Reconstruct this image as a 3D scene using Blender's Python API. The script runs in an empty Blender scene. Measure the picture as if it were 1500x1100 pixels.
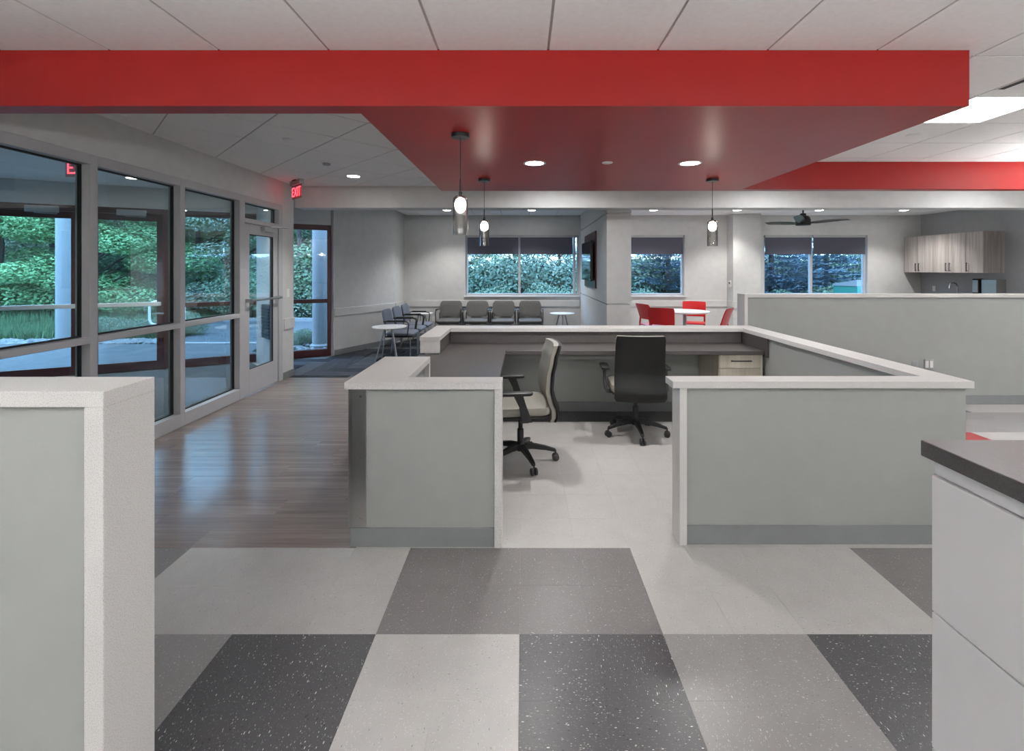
import bpy, bmesh, math, random
from mathutils import Vector, Matrix

SC = bpy.context.scene
COL = SC.collection
R = math.radians
random.seed(7)

# ------------------------------------------------------------------ camera
CAM_Z = 1.55
cd = bpy.data.cameras.new('camera')
cam = bpy.data.objects.new('camera', cd)
COL.objects.link(cam)
cam.location = (0, 0, CAM_Z)
cam.rotation_euler = (R(90), 0, 0)
cd.sensor_width = 36.0
cd.lens = 680.0 / 1500.0 * 36.0
cd.shift_x = -16.0 / 1500.0
cd.shift_y = -156.0 / 1500.0
cd.clip_start = 0.05
cd.clip_end = 300
SC.camera = cam

# ------------------------------------------------------------------ world, exposure
w = bpy.data.worlds.new('overcast_sky')
SC.world = w
w.use_nodes = True
bgn = w.node_tree.nodes['Background']
bgn.inputs['Color'].default_value = (0.32, 0.57, 1.0, 1)
bgn.inputs['Strength'].default_value = 5.8
SC.view_settings.view_transform = 'Standard'
SC.view_settings.look = 'None'
SC.view_settings.gamma = 1.0
SC.view_settings.use_curve_mapping = False
SC.view_settings.exposure = 1.2
TROFFER = 10.0        # emission of the ceiling troffers
FILL_UP = 68.0      # upper lens emission of the added linear fill lamps
FILL_DOWN = 3.0
SPOT_W = 38.0        # watts of one recessed downlight
SPOT_BACK = 65.0

# ------------------------------------------------------------------ mesh helpers
class MB:
    def __init__(self):
        self.v = []; self.f = []
    def add(self, vs, fs):
        o = len(self.v)
        self.v += [tuple(p) for p in vs]
        self.f += [tuple(i + o for i in f) for f in fs]
        return self
    def box(self, x0, x1, y0, y1, z0, z1):
        return self.add([(x0,y0,z0),(x1,y0,z0),(x1,y1,z0),(x0,y1,z0),(x0,y0,z1),(x1,y0,z1),(x1,y1,z1),(x0,y1,z1)],
                        [(3,2,1,0),(4,5,6,7),(0,1,5,4),(1,2,6,5),(2,3,7,6),(3,0,4,7)])
    def prism(self, poly, z0, z1):
        n = len(poly)
        a = sum(poly[i][0]*poly[(i+1)%n][1]-poly[(i+1)%n][0]*poly[i][1] for i in range(n))
        if a < 0: poly = poly[::-1]
        vs = [(x,y,z0) for x,y in poly] + [(x,y,z1) for x,y in poly]
        fs = [tuple(range(n-1,-1,-1)), tuple(range(n,2*n))]
        fs += [(i,(i+1)%n,n+(i+1)%n,n+i) for i in range(n)]
        return self.add(vs, fs)
    def loft(self, rings, caps=True):
        n = len(rings[0]); vs = [p for r in rings for p in r]; fs = []
        for k in range(len(rings)-1):
            for i in range(n):
                fs.append((k*n+i, k*n+(i+1)%n, (k+1)*n+(i+1)%n, (k+1)*n+i))
        if caps:
            fs.append(tuple(range(n-1,-1,-1))); m=(len(rings)-1)*n
            fs.append(tuple(range(m,m+n)))
        return self.add(vs, fs)
    def lathe(self, prof, c=(0,0,0), n=24, caps=True):
        rings = [[(c[0]+r*math.cos(2*math.pi*i/n), c[1]+r*math.sin(2*math.pi*i/n), c[2]+z) for i in range(n)] for r,z in prof]
        return self.loft(rings, caps)
    def cyl(self, cx, cy, z0, z1, r, n=20):
        return self.lathe([(r,z0),(r,z1)], (cx,cy,0), n)
    def tube(self, pts, r, n=8, r2=None):
        pts = [Vector(p) for p in pts]; rings = []
        up = None
        for i,p in enumerate(pts):
            t = (pts[min(i+1,len(pts)-1)] - pts[max(i-1,0)]).normalized()
            if up is None:
                ref = Vector((0,0,1)) if abs(t.z) < .9 else Vector((1,0,0))
                a = t.cross(ref).normalized()
            else:
                a = (up - t*up.dot(t)).normalized()
            up = a
            b = t.cross(a)
            rr = r if r2 is None else r + (r2-r)*i/(len(pts)-1)
            rings.append([p + a*(rr*math.cos(2*math.pi*k/n)) + b*(rr*math.sin(2*math.pi*k/n)) for k in range(n)])
        return self.loft(rings)
    def beam(self, p, q, wx, wz, up=(0,0,1)):
        p = Vector(p); q = Vector(q); t = (q-p).normalized()
        a = t.cross(Vector(up)).normalized(); b = a.cross(t)
        def ring(c): return [c-a*wx-b*wz, c+a*wx-b*wz, c+a*wx+b*wz, c-a*wx+b*wz]
        return self.loft([ring(p), ring(q)])
    def mesh(self, name, m):
        me = bpy.data.meshes.new(name)
        me.from_pydata([tuple(p) for p in self.v], [], self.f)
        bm = bmesh.new(); bm.from_mesh(me)
        bmesh.ops.recalc_face_normals(bm, faces=bm.faces)
        bm.to_mesh(me); bm.free()
        if m: me.materials.append(m)
        return me
    def build(self, name, m, parent=None, smooth=False, bevel=0.0, kind=None, segs=2):
        me = self.mesh(name, m)
        return link(name, me, parent, smooth, bevel, kind, segs)

def link(name, me, parent=None, smooth=False, bevel=0.0, kind=None, segs=2):
    if smooth:
        me.polygons.foreach_set('use_smooth', [True]*len(me.polygons))
        me.set_sharp_from_angle(angle=R(38))
    o = bpy.data.objects.new(name, me)
    COL.objects.link(o)
    if parent: o.parent = parent
    if bevel:
        b = o.modifiers.new('bevel', 'BEVEL'); b.width = bevel; b.segments = segs
        b.limit_method = 'ANGLE'; b.angle_limit = R(40)
    if kind: o['kind'] = kind
    return o

def rrect(w_, d_, r, n=4):
    """rounded rectangle outline, full sizes, centred"""
    out = []
    for cx,cy,a0 in ((w_/2-r,d_/2-r,0),(-w_/2+r,d_/2-r,90),(-w_/2+r,-d_/2+r,180),(w_/2-r,-d_/2+r,270)):
        for k in range(n+1):
            a = R(a0+90*k/n); out.append((cx+r*math.cos(a), cy+r*math.sin(a)))
    return out

def cushion(mb, w_, d_, h, r=.05, e=.02, z0=0, off=(0,0)):
    """soft slab: rounded outline with rounded top and bottom edges"""
    rings = []
    for s,z in ((e,0),(e*.3,h*.12),(0,h*.35),(0,h*.65),(e*.3,h*.88),(e,h)):
        rings.append([(x+off[0],y+off[1],z0+z) for x,y in rrect(w_-2*s,d_-2*s,max(r-s*.5,.004))])
    return mb.loft(rings)

def thing(name, label, cat, loc=(0,0,0), rz=0, group=None):
    o = bpy.data.objects.new(name, None); COL.objects.link(o)
    o.empty_display_size = .1
    o.location = loc; o.rotation_euler = (0,0,rz)
    o['label'] = label; o['category'] = cat
    if group: o['group'] = group
    return o
def tag(o, label, cat, group=None):
    o['label'] = label; o['category'] = cat
    if group: o['group'] = group
    return o
def struct(name, loc=(0,0,0), rz=0, label=None):
    o = bpy.data.objects.new(name, None); COL.objects.link(o)
    o.location = loc; o.rotation_euler = (0,0,rz); o['kind'] = 'structure'
    if label: o['label'] = label
    return o
def dup(root, loc, rz, label=None, group=None):
    def cp(o, par):
        c = o.copy(); COL.objects.link(c)
        if par: c.parent = par
        for ch in list(o.children): cp(ch, c)
        return c
    r = cp(root, None)
    r.location = loc; r.rotation_euler = (0,0,rz)
    if label: r['label'] = label
    if group: r['group'] = group
    return r

# ------------------------------------------------------------------ material helpers
class NT:
    def __init__(self, name):
        self.m = bpy.data.materials.new(name); self.m.use_nodes = True
        self.t = self.m.node_tree; self.n = self.t.nodes
        self.b = self.n['Principled BSDF']; self.out = self.n['Material Output']
    def new(self, typ, **kw):
        x = self.n.new(typ)
        for k,v in kw.items(): setattr(x, k, v)
        return x
    def l(self, a, b): self.t.links.new(a, b)
    def coords(self, scale=(1,1,1), rot=(0,0,0), kind='Object', rnd=False):
        tc = self.new('ShaderNodeTexCoord'); mp = self.new('ShaderNodeMapping')
        mp.inputs['Scale'].default_value = scale; mp.inputs['Rotation'].default_value = rot
        self.l(tc.outputs[kind], mp.inputs['Vector'])
        if rnd:
            oi = self.new('ShaderNodeObjectInfo'); ml = self.new('ShaderNodeMath', operation='MULTIPLY')
            ml.inputs[1].default_value = 57.3
            self.l(oi.outputs['Random'], ml.inputs[0])
            cb = self.new('ShaderNodeCombineXYZ')
            self.l(ml.outputs[0], cb.inputs[0]); self.l(ml.outputs[0], cb.inputs[1])
            self.l(cb.outputs[0], mp.inputs['Location'])
        return mp.outputs['Vector']
    def noise(self, vec, scale, detail=3, rough=.5):
        x = self.new('ShaderNodeTexNoise'); x.inputs['Scale'].default_value = scale
        x.inputs['Detail'].default_value = detail; x.inputs['Roughness'].default_value = rough
        if vec is not None: self.l(vec, x.inputs['Vector'])
        return x.outputs['Fac']
    def ramp(self, fac, stops, interp='LINEAR'):
        x = self.new('ShaderNodeValToRGB'); e = x.color_ramp.elements
        x.color_ramp.interpolation = interp
        while len(e) < len(stops): e.new(.5)
        for i,(p,c) in enumerate(stops):
            e[i].position = p; e[i].color = (c[0],c[1],c[2],1) if not isinstance(c,(int,float)) else (c,c,c,1)
        self.l(fac, x.inputs['Fac']); return x.outputs['Color']
    def mix(self, fac, a, b):
        x = self.new('ShaderNodeMix', data_type='RGBA')
        for s,v in ((0,fac),(6,a),(7,b)):
            if isinstance(v, (int,float)): x.inputs[s].default_value = v
            elif isinstance(v, tuple): x.inputs[s].default_value = (v[0],v[1],v[2],1)
            else: self.l(v, x.inputs[s])
        return x.outputs[2]
    def bump(self, h, strength=.2, dist=.002):
        x = self.new('ShaderNodeBump'); x.inputs['Strength'].default_value = strength
        x.inputs['Distance'].default_value = dist
        self.l(h, x.inputs['Height']); self.l(x.outputs['Normal'], self.b.inputs['Normal'])
    def set(self, col=None, rough=.5, metal=0, spec=.5):
        if col is not None:
            if isinstance(col, tuple): self.b.inputs['Base Color'].default_value = (col[0],col[1],col[2],1)
            else: self.l(col, self.b.inputs['Base Color'])
        self.b.inputs['Roughness'].default_value = rough
        self.b.inputs['Metallic'].default_value = metal
        self.b.inputs['Specular IOR Level'].default_value = spec
        return self

def paint(name, col, rough=.55, spec=.4, grain=.04, scale=9.0, bump=.05, bscale=260):
    t = NT(name); v = t.coords()
    n = t.noise(v, scale, 4)
    c = t.ramp(n, [(.3, tuple(x*(1-grain) for x in col)), (.7, tuple(min(1,x*(1+grain)) for x in col))])
    t.set(c, rough, 0, spec)
    if bump: t.bump(t.noise(v, bscale, 2), bump, .001)
    return t.m
def metal(name, col, rough=.3):
    t = NT(name); v = t.coords((1,1,14))
    n = t.noise(v, 30, 2)
    c = t.ramp(n, [(.2, tuple(x*.94 for x in col)), (.8, col)])
    t.set(c, rough, 1.0); return t.m
def plastic(name, col, rough=.4, spec=.5):
    t = NT(name); n = t.noise(t.coords(), 40, 2)
    t.set(t.ramp(n, [(.3, tuple(x*.95 for x in col)), (.7, col)]), rough, 0, spec); return t.m
def emit(name, col, s):
    t = NT(name); e = t.new('ShaderNodeEmission')
    e.inputs['Color'].default_value = (*col,1); e.inputs['Strength'].default_value = s
    t.l(e.outputs[0], t.out.inputs['Surface']); return t.m
def glass(name, tint, refl=.06, rough=0.0):
    t = NT(name); tr = t.new('ShaderNodeBsdfTransparent'); gl = t.new('ShaderNodeBsdfGlossy')
    tr.inputs['Color'].default_value = (*tint,1); gl.inputs['Roughness'].default_value = rough
    lw = t.new('ShaderNodeLayerWeight'); lw.inputs['Blend'].default_value = .25
    mp = t.new('ShaderNodeMapRange'); mp.inputs['To Min'].default_value = refl*.5; mp.inputs['To Max'].default_value = min(1,refl*8)
    t.l(lw.outputs['Fresnel'], mp.inputs['Value'])
    mx = t.new('ShaderNodeMixShader'); t.l(mp.outputs[0], mx.inputs[0])
    t.l(tr.outputs[0], mx.inputs[1]); t.l(gl.outputs[0], mx.inputs[2])
    t.l(mx.outputs[0], t.out.inputs['Surface']); return t.m
def vct(name, base, chips, rough=.30):
    """vinyl composition tile: base colour with small elongated chips"""
    t = NT(name)
    v0 = t.coords((1,1,1), rnd=True)
    mott = t.noise(v0, 9, 4)
    col = t.ramp(mott, [(.3, tuple(x*.955 for x in base)), (.7, tuple(min(1,x*1.03) for x in base))])
    for i,(c,dens,sc,rot) in enumerate(chips):
        v = t.coords((1,2.6,1), (0,0,rot), rnd=True)
        vo = t.new('ShaderNodeTexVoronoi', feature='F1'); vo.inputs['Scale'].default_value = sc
        t.l(v, vo.inputs['Vector'])
        sep = t.new('ShaderNodeSeparateColor'); t.l(vo.outputs['Color'], sep.inputs[0])
        a = t.new('ShaderNodeMath', operation='GREATER_THAN'); a.inputs[1].default_value = 1-dens
        t.l(sep.outputs[0], a.inputs[0])
        b = t.new('ShaderNodeMath', operation='MULTIPLY'); b.inputs[1].default_value = .36
        t.l(sep.outputs[1], b.inputs[0])
        d = t.new('ShaderNodeMath', operation='LESS_THAN'); t.l(vo.outputs['Distance'], d.inputs[0]); t.l(b.outputs[0], d.inputs[1])
        f = t.new('ShaderNodeMath', operation='MULTIPLY'); t.l(a.outputs[0], f.inputs[0]); t.l(d.outputs[0], f.inputs[1])
        col = t.mix(f.outputs[0], col, c)
    t.set(col, rough, 0, .32)
    t.bump(t.noise(v0, 30, 2), .02, .001)
    return t.m
def wood(name, cols, axis='z', rough=.45, fine=1.0, spec=.4):
    t = NT(name)
    sc = {'z':(38,38,1.4),'x':(1.4,38,38),'y':(38,1.4,38)}[axis]
    v = t.coords(tuple(s*fine for s in sc), rnd=True)
    v2 = t.coords(tuple(s*fine*.3 for s in sc), rnd=True)
    a = t.noise(v, 1.0, 4, .6); b = t.noise(v2, 1.0, 3)
    mxx = t.new('ShaderNodeMath', operation='ADD'); t.l(a, mxx.inputs[0]); t.l(b, mxx.inputs[1])
    hf = t.new('ShaderNodeMath', operation='MULTIPLY'); hf.inputs[1].default_value=.5; t.l(mxx.outputs[0], hf.inputs[0])
    c = t.ramp(hf.outputs[0], [(.33, cols[0]), (.5, cols[1]), (.66, cols[2])])
    t.set(c, rough, 0, spec); t.bump(a, .08, .001); return t.m

M = {}
M['wall'] = paint('wall_paint', (.57,.57,.555))
M['wall_accent'] = paint('wall_paint_gray', (.37,.375,.38))
M['ceil'] = paint('ceiling_tile_white', (.82,.805,.79), .9, .1, .03, 30, .6, 420)
M['tbar'] = plastic('ceiling_grid', (.46,.44,.43), .6, .3)
M['red'] = paint('red_paint', (.30,.015,.013), .36, .24, .03, 3, .02)
M['panel'] = paint('panel_laminate', (.30,.31,.298), .5, .4, .02)
M['base'] = paint('vinyl_base', (.20,.21,.215), .45, .4)
M['alum'] = paint('aluminium_paint', (.44,.44,.45), .4, .5, .02)
M['gasket'] = plastic('gasket', (.015,.015,.016), .6)
M['redframe'] = paint('dark_red_frame', (.058,.009,.009), .35, .5, .05)
M['black'] = plastic('black_plastic', (.014,.014,.015), .42)
M['blackmetal'] = plastic('black_metal', (.012,.012,.012), .35)
M['steel'] = metal('stainless', (.55,.55,.54), .3)
M['chrome'] = metal('chrome', (.75,.75,.76), .1)
M['greymetal'] = metal('grey_metal', (.42,.43,.45), .38)
M['white'] = plastic('white_plastic', (.78,.77,.75), .4)
M['whitelam'] = paint('white_laminate', (.70,.68,.67), .4, .4, .015)
M['tabletop'] = plastic('table_white', (.80,.80,.80), .35)
M['redplastic'] = plastic('red_plastic', (.50,.008,.010), .35)
M['glass'] = glass('clear_glass', (.90,.95,.94), .05)
M['smoke'] = glass('smoked_glass', (.80,.79,.78), .08, .05)
M['screen'] = plastic('screen_glass', (.008,.008,.010), .06)
M['shade'] = paint('shade_fabric', (.115,.115,.145), .9, .1, .05, 40, .2, 700)
M['seatgrey'] = paint('upholstery_grey', (.125,.123,.118), .75, .2, .06, 60, .2, 600)
M['seatdaylit'] = paint('upholstery_grey_daylit', (.15,.165,.20), .6, .3, .05, 60, .2, 600)  # gray upholstery with the blue of window daylight mixed into its colour
M['cushion'] = paint('chair_vinyl', (.27,.258,.225), .55, .35, .03, 30, .1, 500)
M['shell'] = plastic('chair_shell', (.011,.011,.011), .5, .35)
M['rubber'] = plastic('caster_rubber', (.025,.025,.025), .5)
M['globe'] = emit('globe_light', (1.0,.93,.82), 26)
M['led'] = emit('downlight_led', (1.0,.97,.93), 30)
M['fill_up'] = emit('fill_lens_up', (.98,.985,1.0), FILL_UP)
M['fill_down'] = emit('fill_lens_down', (.98,.985,1.0), FILL_DOWN)
M['troffer'] = emit('troffer_lens', (.98,.985,1.0), TROFFER)
M['exitred'] = emit('exit_red', (1.0,.06,.09), 1.6)
M['exitpane'] = glass('exit_pane', (.95,.62,.64), .06)
M['exitglow'] = emit('exit_panel_red', (1.0,.16,.20), .8)
M['planks'] = wood('wood_plank', ((.165,.132,.120),(.235,.195,.178),(.31,.265,.245)), 'x', .22, 1.0, .75)
M['cabwood'] = wood('cabinet_laminate', ((.26,.225,.20),(.40,.36,.335),(.52,.48,.45)), 'z', .5)
M['pedwood'] = wood('pedestal_laminate', ((.36,.325,.255),(.47,.435,.36),(.55,.52,.44)), 'z', .5)
M['vct_white'] = vct('vinyl_tile_white', (.46,.45,.435), [((.38,.37,.36),.30,120,.4),((.22,.21,.21),.07,90,1.7),((.66,.65,.64),.35,130,2.4)])
M['vct_light'] = vct('vinyl_tile_light_gray', (.27,.262,.26), [((.46,.45,.44),.40,120,.4),((.58,.57,.56),.14,80,1.7),((.16,.15,.15),.10,100,2.5)])
M['vct_mid'] = vct('vinyl_tile_mid_gray', (.185,.176,.175), [((.34,.33,.32),.40,120,.4),((.11,.105,.105),.15,100,1.7),((.48,.47,.46),.10,82,2.5)])
M['vct_dark'] = vct('vinyl_tile_charcoal', (.085,.084,.088), [((.20,.195,.195),.50,110,.4),((.42,.41,.40),.22,92,1.7),((.012,.012,.012),.14,84,2.5),((.60,.59,.57),.12,66,.9)])
M['vct_red'] = vct('vinyl_tile_red', (.34,.035,.04), [((.5,.12,.12),.25,110,.4)])

def corian():
    t = NT('solid_surface'); v = t.coords()
    n = t.noise(v, 420, 2, .6); n2 = t.noise(v, 190, 2, .6)
    c = t.ramp(n, [(.36,(.42,.41,.40)),(.46,(.62,.61,.595)),(.62,(.645,.63,.615)),(.72,(.74,.73,.71))])
    c = t.mix(t.ramp(n2, [(.66,0.0),(.72,1.0)]), c, (.60,.57,.55))
    t.set(c, .38, 0, .45); return t.m
M['corian'] = corian()
def dark_lam(name, base, rough):
    t = NT(name); v = t.coords()
    n = t.noise(v, 260, 3, .7); n2 = t.noise(v, 40, 4)
    c = t.ramp(n, [(.3, tuple(x*.72 for x in base)), (.5, base), (.66, tuple(x*1.25 for x in base)), (.74, (.26,.22,.20))])
    c = t.mix(t.ramp(n2, [(.4,0.0),(.8,.35)]), c, tuple(x*1.35 for x in base))
    t.set(c, rough, 0, .45); return t.m
M['darkcounter'] = dark_lam('dark_stone_laminate', (.060,.053,.052), .35)
M['desktop'] = dark_lam('desk_laminate', (.072,.065,.064), .42)
def carpet():
    t = NT('carpet'); oi = t.new('ShaderNodeObjectInfo')
    v = t.coords((3,60,1), rnd=True); n = t.noise(v, 1.0, 4, .65)
    v2 = t.coords(); n2 = t.noise(v2, 300, 2)
    a = t.ramp(oi.outputs['Random'], [(0,(.010,.012,.016)),(.35,(.024,.028,.034)),(.7,(.065,.07,.078)),(1,(.16,.165,.17))])
    c = t.mix(t.ramp(n, [(.4,0.0),(.75,.7)]), a, (.15,.157,.168))
    t.set(c, .95, 0, .1); t.bump(n2, .6, .004); return t.m
M['carpet'] = carpet()
def vest_carpet():
    t = NT('vestibule_mat'); v = t.coords(); n = t.noise(v, 120, 3, .7)
    t.set(t.ramp(n, [(.35,(.05,.052,.055)),(.65,(.15,.155,.155))]), .95, 0, .1); t.bump(n, .5, .004); return t.m
M['vestmat'] = vest_carpet()
def pavers():
    t = NT('brick_pavers'); v = t.coords(rot=(0,0,.48))
    b = t.new('ShaderNodeTexBrick'); t.l(v, b.inputs['Vector'])
    b.inputs['Scale'].default_value = 5.0; b.inputs['Mortar Size'].default_value = .018
    b.inputs['Color1'].default_value = (.062,.060,.062,1); b.inputs['Color2'].default_value = (.088,.086,.088,1)
    b.inputs['Mortar'].default_value = (.03,.03,.03,1)
    n = t.noise(v, 3, 4)
    t.set(t.mix(t.ramp(n,[(.3,0.0),(.8,.5)]), b.outputs['Color'], (.095,.092,.095)), .75, 0, .3)
    t.bump(b.outputs['Fac'], -.3, .006); return t.m
M['pavers'] = pavers()
M['lawn'] = paint('lawn', (.060,.105,.045), .95, .1, .35, 3.0, .8, 40)
M['grassblade'] = paint('grass_blade', (.075,.13,.06), .8, .2, .3, 2.0, 0)
M['road'] = paint('asphalt', (.085,.087,.092), .85, .2, .08, 20, .3, 200)
M['kerb'] = paint('concrete', (.22,.215,.21), .85, .2, .08, 12, .3, 160)
M['rock'] = paint('river_rock', (.15,.148,.145), .8, .3, .4, 6, .4, 60)
M['column'] = paint('column_paint', (.19,.19,.19), .6, .3)
M['bark'] = paint('bark', (.06,.05,.042), .95, .1, .3, 12, .8, 60)
def leaf(name, c0, c1):
    t = NT(name); n = t.noise(t.coords(), 1.3, 4, .7)
    n2 = t.noise(t.coords(), 14, 2, .7)
    c = t.mix(.5, t.ramp(n, [(.3,c0),(.7,c1)]), t.ramp(n2, [(.3,c0),(.7,c1)]))
    t.set(c, .6, 0, .25)
    t.b.inputs['Transmission Weight'].default_value = 0
    return t.m
M['leaf_green'] = leaf('leaf_green', (.06,.11,.06), (.22,.33,.19))
M['leaf_bright'] = leaf('leaf_bright', (.09,.20,.08), (.28,.48,.21))
M['leaf_soft'] = leaf('leaf_soft', (.13,.17,.12), (.34,.40,.29))
M['leaf_spruce'] = leaf('needle_blue', (.055,.09,.11), (.17,.24,.29))
M['leaf_shrub'] = leaf('leaf_shrub', (.06,.10,.06), (.22,.29,.18))
M['leaf_hedge'] = leaf('leaf_hedge', (.03,.055,.035), (.15,.21,.14))
M['box_green'] = paint('utility_green', (.03,.16,.12), .5, .4)

# ------------------------------------------------------------------ key dimensions (metres)
CEIL = 2.766; SOF = 2.457
XL = -3.35; XR = 9.0; YB = 10.5; YN = -3.0
T = .3048
TX0 = -.015            # vinyl tile grid origin in X
TY0 = 2.58             # vinyl tile grid origin in Y
G = .6096              # ceiling grid
GX0 = .14; GY0 = 2.654
ANG = R(27.5)          # outer storefront line
PR = Vector((-3.40, 8.30))
UX, UY = math.cos(ANG), math.sin(ANG)
def OL(s, n=0): return (PR.x + UX*s - UY*n, PR.y + UY*s + UX*n)

def clip(poly, a, b, c):
    """keep points with a*x+b*y <= c"""
    out = []
    for i in range(len(poly)):
        p, q = poly[i], poly[(i+1)%len(poly)]
        dp, dq = a*p[0]+b*p[1]-c, a*q[0]+b*q[1]-c
        if dp <= 0: out.append(p)
        if (dp < 0 < dq) or (dq < 0 < dp):
            t = dp/(dp-dq); out.append((p[0]+t*(q[0]-p[0]), p[1]+t*(q[1]-p[1])))
    return out
def cliprect(poly, x0, x1, y0, y1):
    for h in ((-1,0,-x0),(1,0,x1),(0,-1,-y0),(0,1,y1)):
        poly = clip(poly, *h)
        if len(poly) < 3: return []
    return poly
def area(p): return abs(sum(p[i][0]*p[(i+1)%len(p)][1]-p[(i+1)%len(p)][0]*p[i][1] for i in range(len(p))))/2

# ================================================================== FLOOR
fl = MB()
fl.prism([(XL-.15,YN-.15),(XR+.15,YN-.15),(XR+.15,YB+.25),(-2.75,YB+.25),(-2.75,9.74),(-3.44,8.29),OL(-.02,.02),OL(-6.2,.02),(-8.9,5.3),(-8.9,1.5),(XL-.15,1.5)], -.25, -.006)
floor = fl.build('floor', M['vct_white'], kind='structure')

tile_mb = MB(); hw = T/2 - .0002
tile_mb.loft([[(x,y,z) for x,y in ((-h,-h),(h,-h),(h,h),(-h,h))] for h,z in ((hw,-.006),(hw,-.0003),(hw-.0002,0))])
TM = {}
for k in ('white','light','mid','dark','red'):
    TM[k] = tile_mb.mesh('vinyl_tile', M['vct_'+k])
def tile_col(i, j):
    """i: column from TX0, j: row from TY0 (j=-1,-2 is the band in front of the desk)"""
    x = TX0+(i+.5)*T; y = TY0+(j+.5)*T
    if j in (-1,-2):
        return 'mid' if ((i+2)//4) % 2 == 0 else 'white'
    if j < -2:
        r = (j+4)//2                       # r = 0 is the first band of small squares
        q = (i + 2)//2
        if r % 2 == 0:
            return {0:'white',1:'dark',2:'light',3:'dark',4:'white',5:'dark'}[q % 6] if q >= 0 else {-1:'dark',-2:'light',-3:'dark',-4:'white'}.get(q,'light')
        return {0:'dark',1:'light',2:'white',3:'mid'}[q % 4]
    if x < 2.42:
        return 'dark' if y > 4.70 else 'white'
    r = j//2
    q = (i-8)//2
    if r == 3: return 'light'
    if r >= 4: return 'dark' if q < 4 else 'white'
    if r == 2: return 'red' if q == 2 else 'white'
    return ('mid','white','light')[(q+r) % 3]
rest = {}
cnt = 0
def put_tile(i, j):
    global cnt
    x = TX0+(i+.5)*T; y = TY0+(j+.5)*T
    o = bpy.data.objects.new('vinyl_tile', TM[tile_col(i,j)]); COL.objects.link(o)
    o.parent = floor; o.location = (x,y,0); o.rotation_euler.z = random.choice((0,math.pi/2))
    cnt += 1
for j in range(-7, 0):
    for i in range(-7, 9): put_tile(i, j)
for j in range(0, 9):
    for i in range(-3, 8):
        put_tile(i, j)
for j in range(3, 9):
    for i in range(8, 18): put_tile(i, j)
# the rest of the vinyl floor, past the single tiles: one joined part per colour
have = set()
for k in TM: rest[k] = MB()
for j in range(-19, 13):
    for i in range(-11, 30):
        if -7 <= j < 0 and -7 <= i < 9: continue
        if 0 <= j < 9 and -3 <= i < 8: continue
        if 3 <= j < 9 and 8 <= i < 18: continue
        x = TX0+(i+.5)*T; y = TY0+(j+.5)*T
        if x < XL+T/2 and y<2.5: continue
        if j >= 0 and x < -.9: continue
        if y > 6.5 and x < 1.8: continue
        if x > XR-T/2 : continue
        rest[tile_col(i,j)].box(x-hw,x+hw,y-hw,y+hw,-.006,0)
for k in TM:
    if rest[k].v:
        o = rest[k].build('vinyl_tile_field', M['vct_'+k], floor); o['kind'] = 'stuff'

# wood planks of the corridor
PW, PL = .1778, 1.2192
row = 0; y = 2.583
plank_mesh = {}
while y < 6.62:
    y1 = min(y+PW, 6.628)
    x = XL - random.random()*PL + .02
    while x < -.6:
        x0 = max(x, XL+.002); x1 = min(x+PL, -.925 if y < 5.2 else 1.9)
        if x1-x0 > .03:
            L = x1-x0; key = (round(L,3), round(y1-y,3))
            if key not in plank_mesh:
                a, b = L/2-.0004, (y1-y)/2-.0004
                m_ = MB().loft([[(sx*(a-e),sy*(b-e),z) for sx,sy in ((-1,-1),(1,-1),(1,1),(-1,1))] for e,z in ((0,-.006),(0,-.0008),(.0008,0))])
                plank_mesh[key] = m_.mesh('wood_plank', M['planks'])
            o = bpy.data.objects.new('wood_plank', plank_mesh[key]); COL.objects.link(o)
            o.parent = floor; o.location = ((x0+x1)/2,(y+y1)/2,0)
        x += PL
    y += PW
# carpet planks in a herringbone, waiting area
WL = Vector((-2.69,9.74)) - Vector((-3.38,8.30)); WLn = WL.normalized()
cw, n_ = .25, 4
for k in range(-60, 80):
    for m_ in range(-14, 14):
        for kind_ in (0,1):
            ox, oy = (k + m_*n_)*cw - 6.0, (k - m_*n_)*cw + 4.0
            if kind_ == 0: p = [(ox,oy),(ox+n_*cw,oy),(ox+n_*cw,oy+cw),(ox,oy+cw)]
            else: p = [(ox-cw,oy),(ox,oy),(ox,oy+n_*cw),(ox-cw,oy+n_*cw)]
            cx, cy = sum(q[0] for q in p)/4, sum(q[1] for q in p)/4
            if cx < -5 or cx > 2.5 or cy < 6 or cy > 11: continue
            p = cliprect(p, -5, 1.9, 6.63, 10.48)
            if len(p) < 3: continue
            # part left of the window jamb / part right of it
            pa = cliprect(p, -5, -3.40, 6.63, 10.5)
            if pa: pa = clip(pa, -UY, UX, -UY*PR.x+UX*PR.y-.01)
            if len(pa) >= 3: pa = clip(pa, -1.05, -.96, -1.05*-3.45-.96*6.75)
            pb = cliprect(p, -3.40, 1.9, 6.63, 10.5)
            if pb: pb = clip(pb, -WLn.y, WLn.x, -WLn.y*-3.38+WLn.x*8.30-.01)
            for q in (pa, pb):
                if len(q) >= 3 and area(q) > .004:
                    mx_, my_ = sum(a[0] for a in q)/len(q), sum(a[1] for a in q)/len(q)
                    rz = 0 if kind_ == 0 else math.pi/2
                    ca, sa = math.cos(-rz), math.sin(-rz)
                    loc = [((a[0]-mx_)*ca-(a[1]-my_)*sa, (a[0]-mx_)*sa+(a[1]-my_)*ca) for a in q]
                    o = MB().prism(loc, -.006, .002).build('carpet_plank', M['carpet'], floor)
                    o.location = (mx_,my_,0); o.rotation_euler.z = rz
# vestibule mat
vm = MB().prism([(XL-.12,2.0),(XL-.12,6.62),OL(-1.25,-.08),OL(-5.9,-.08),(-8.3,4.4)], -.006, .006)
vm.build('entrance_mat', M['vestmat'], floor)

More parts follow.
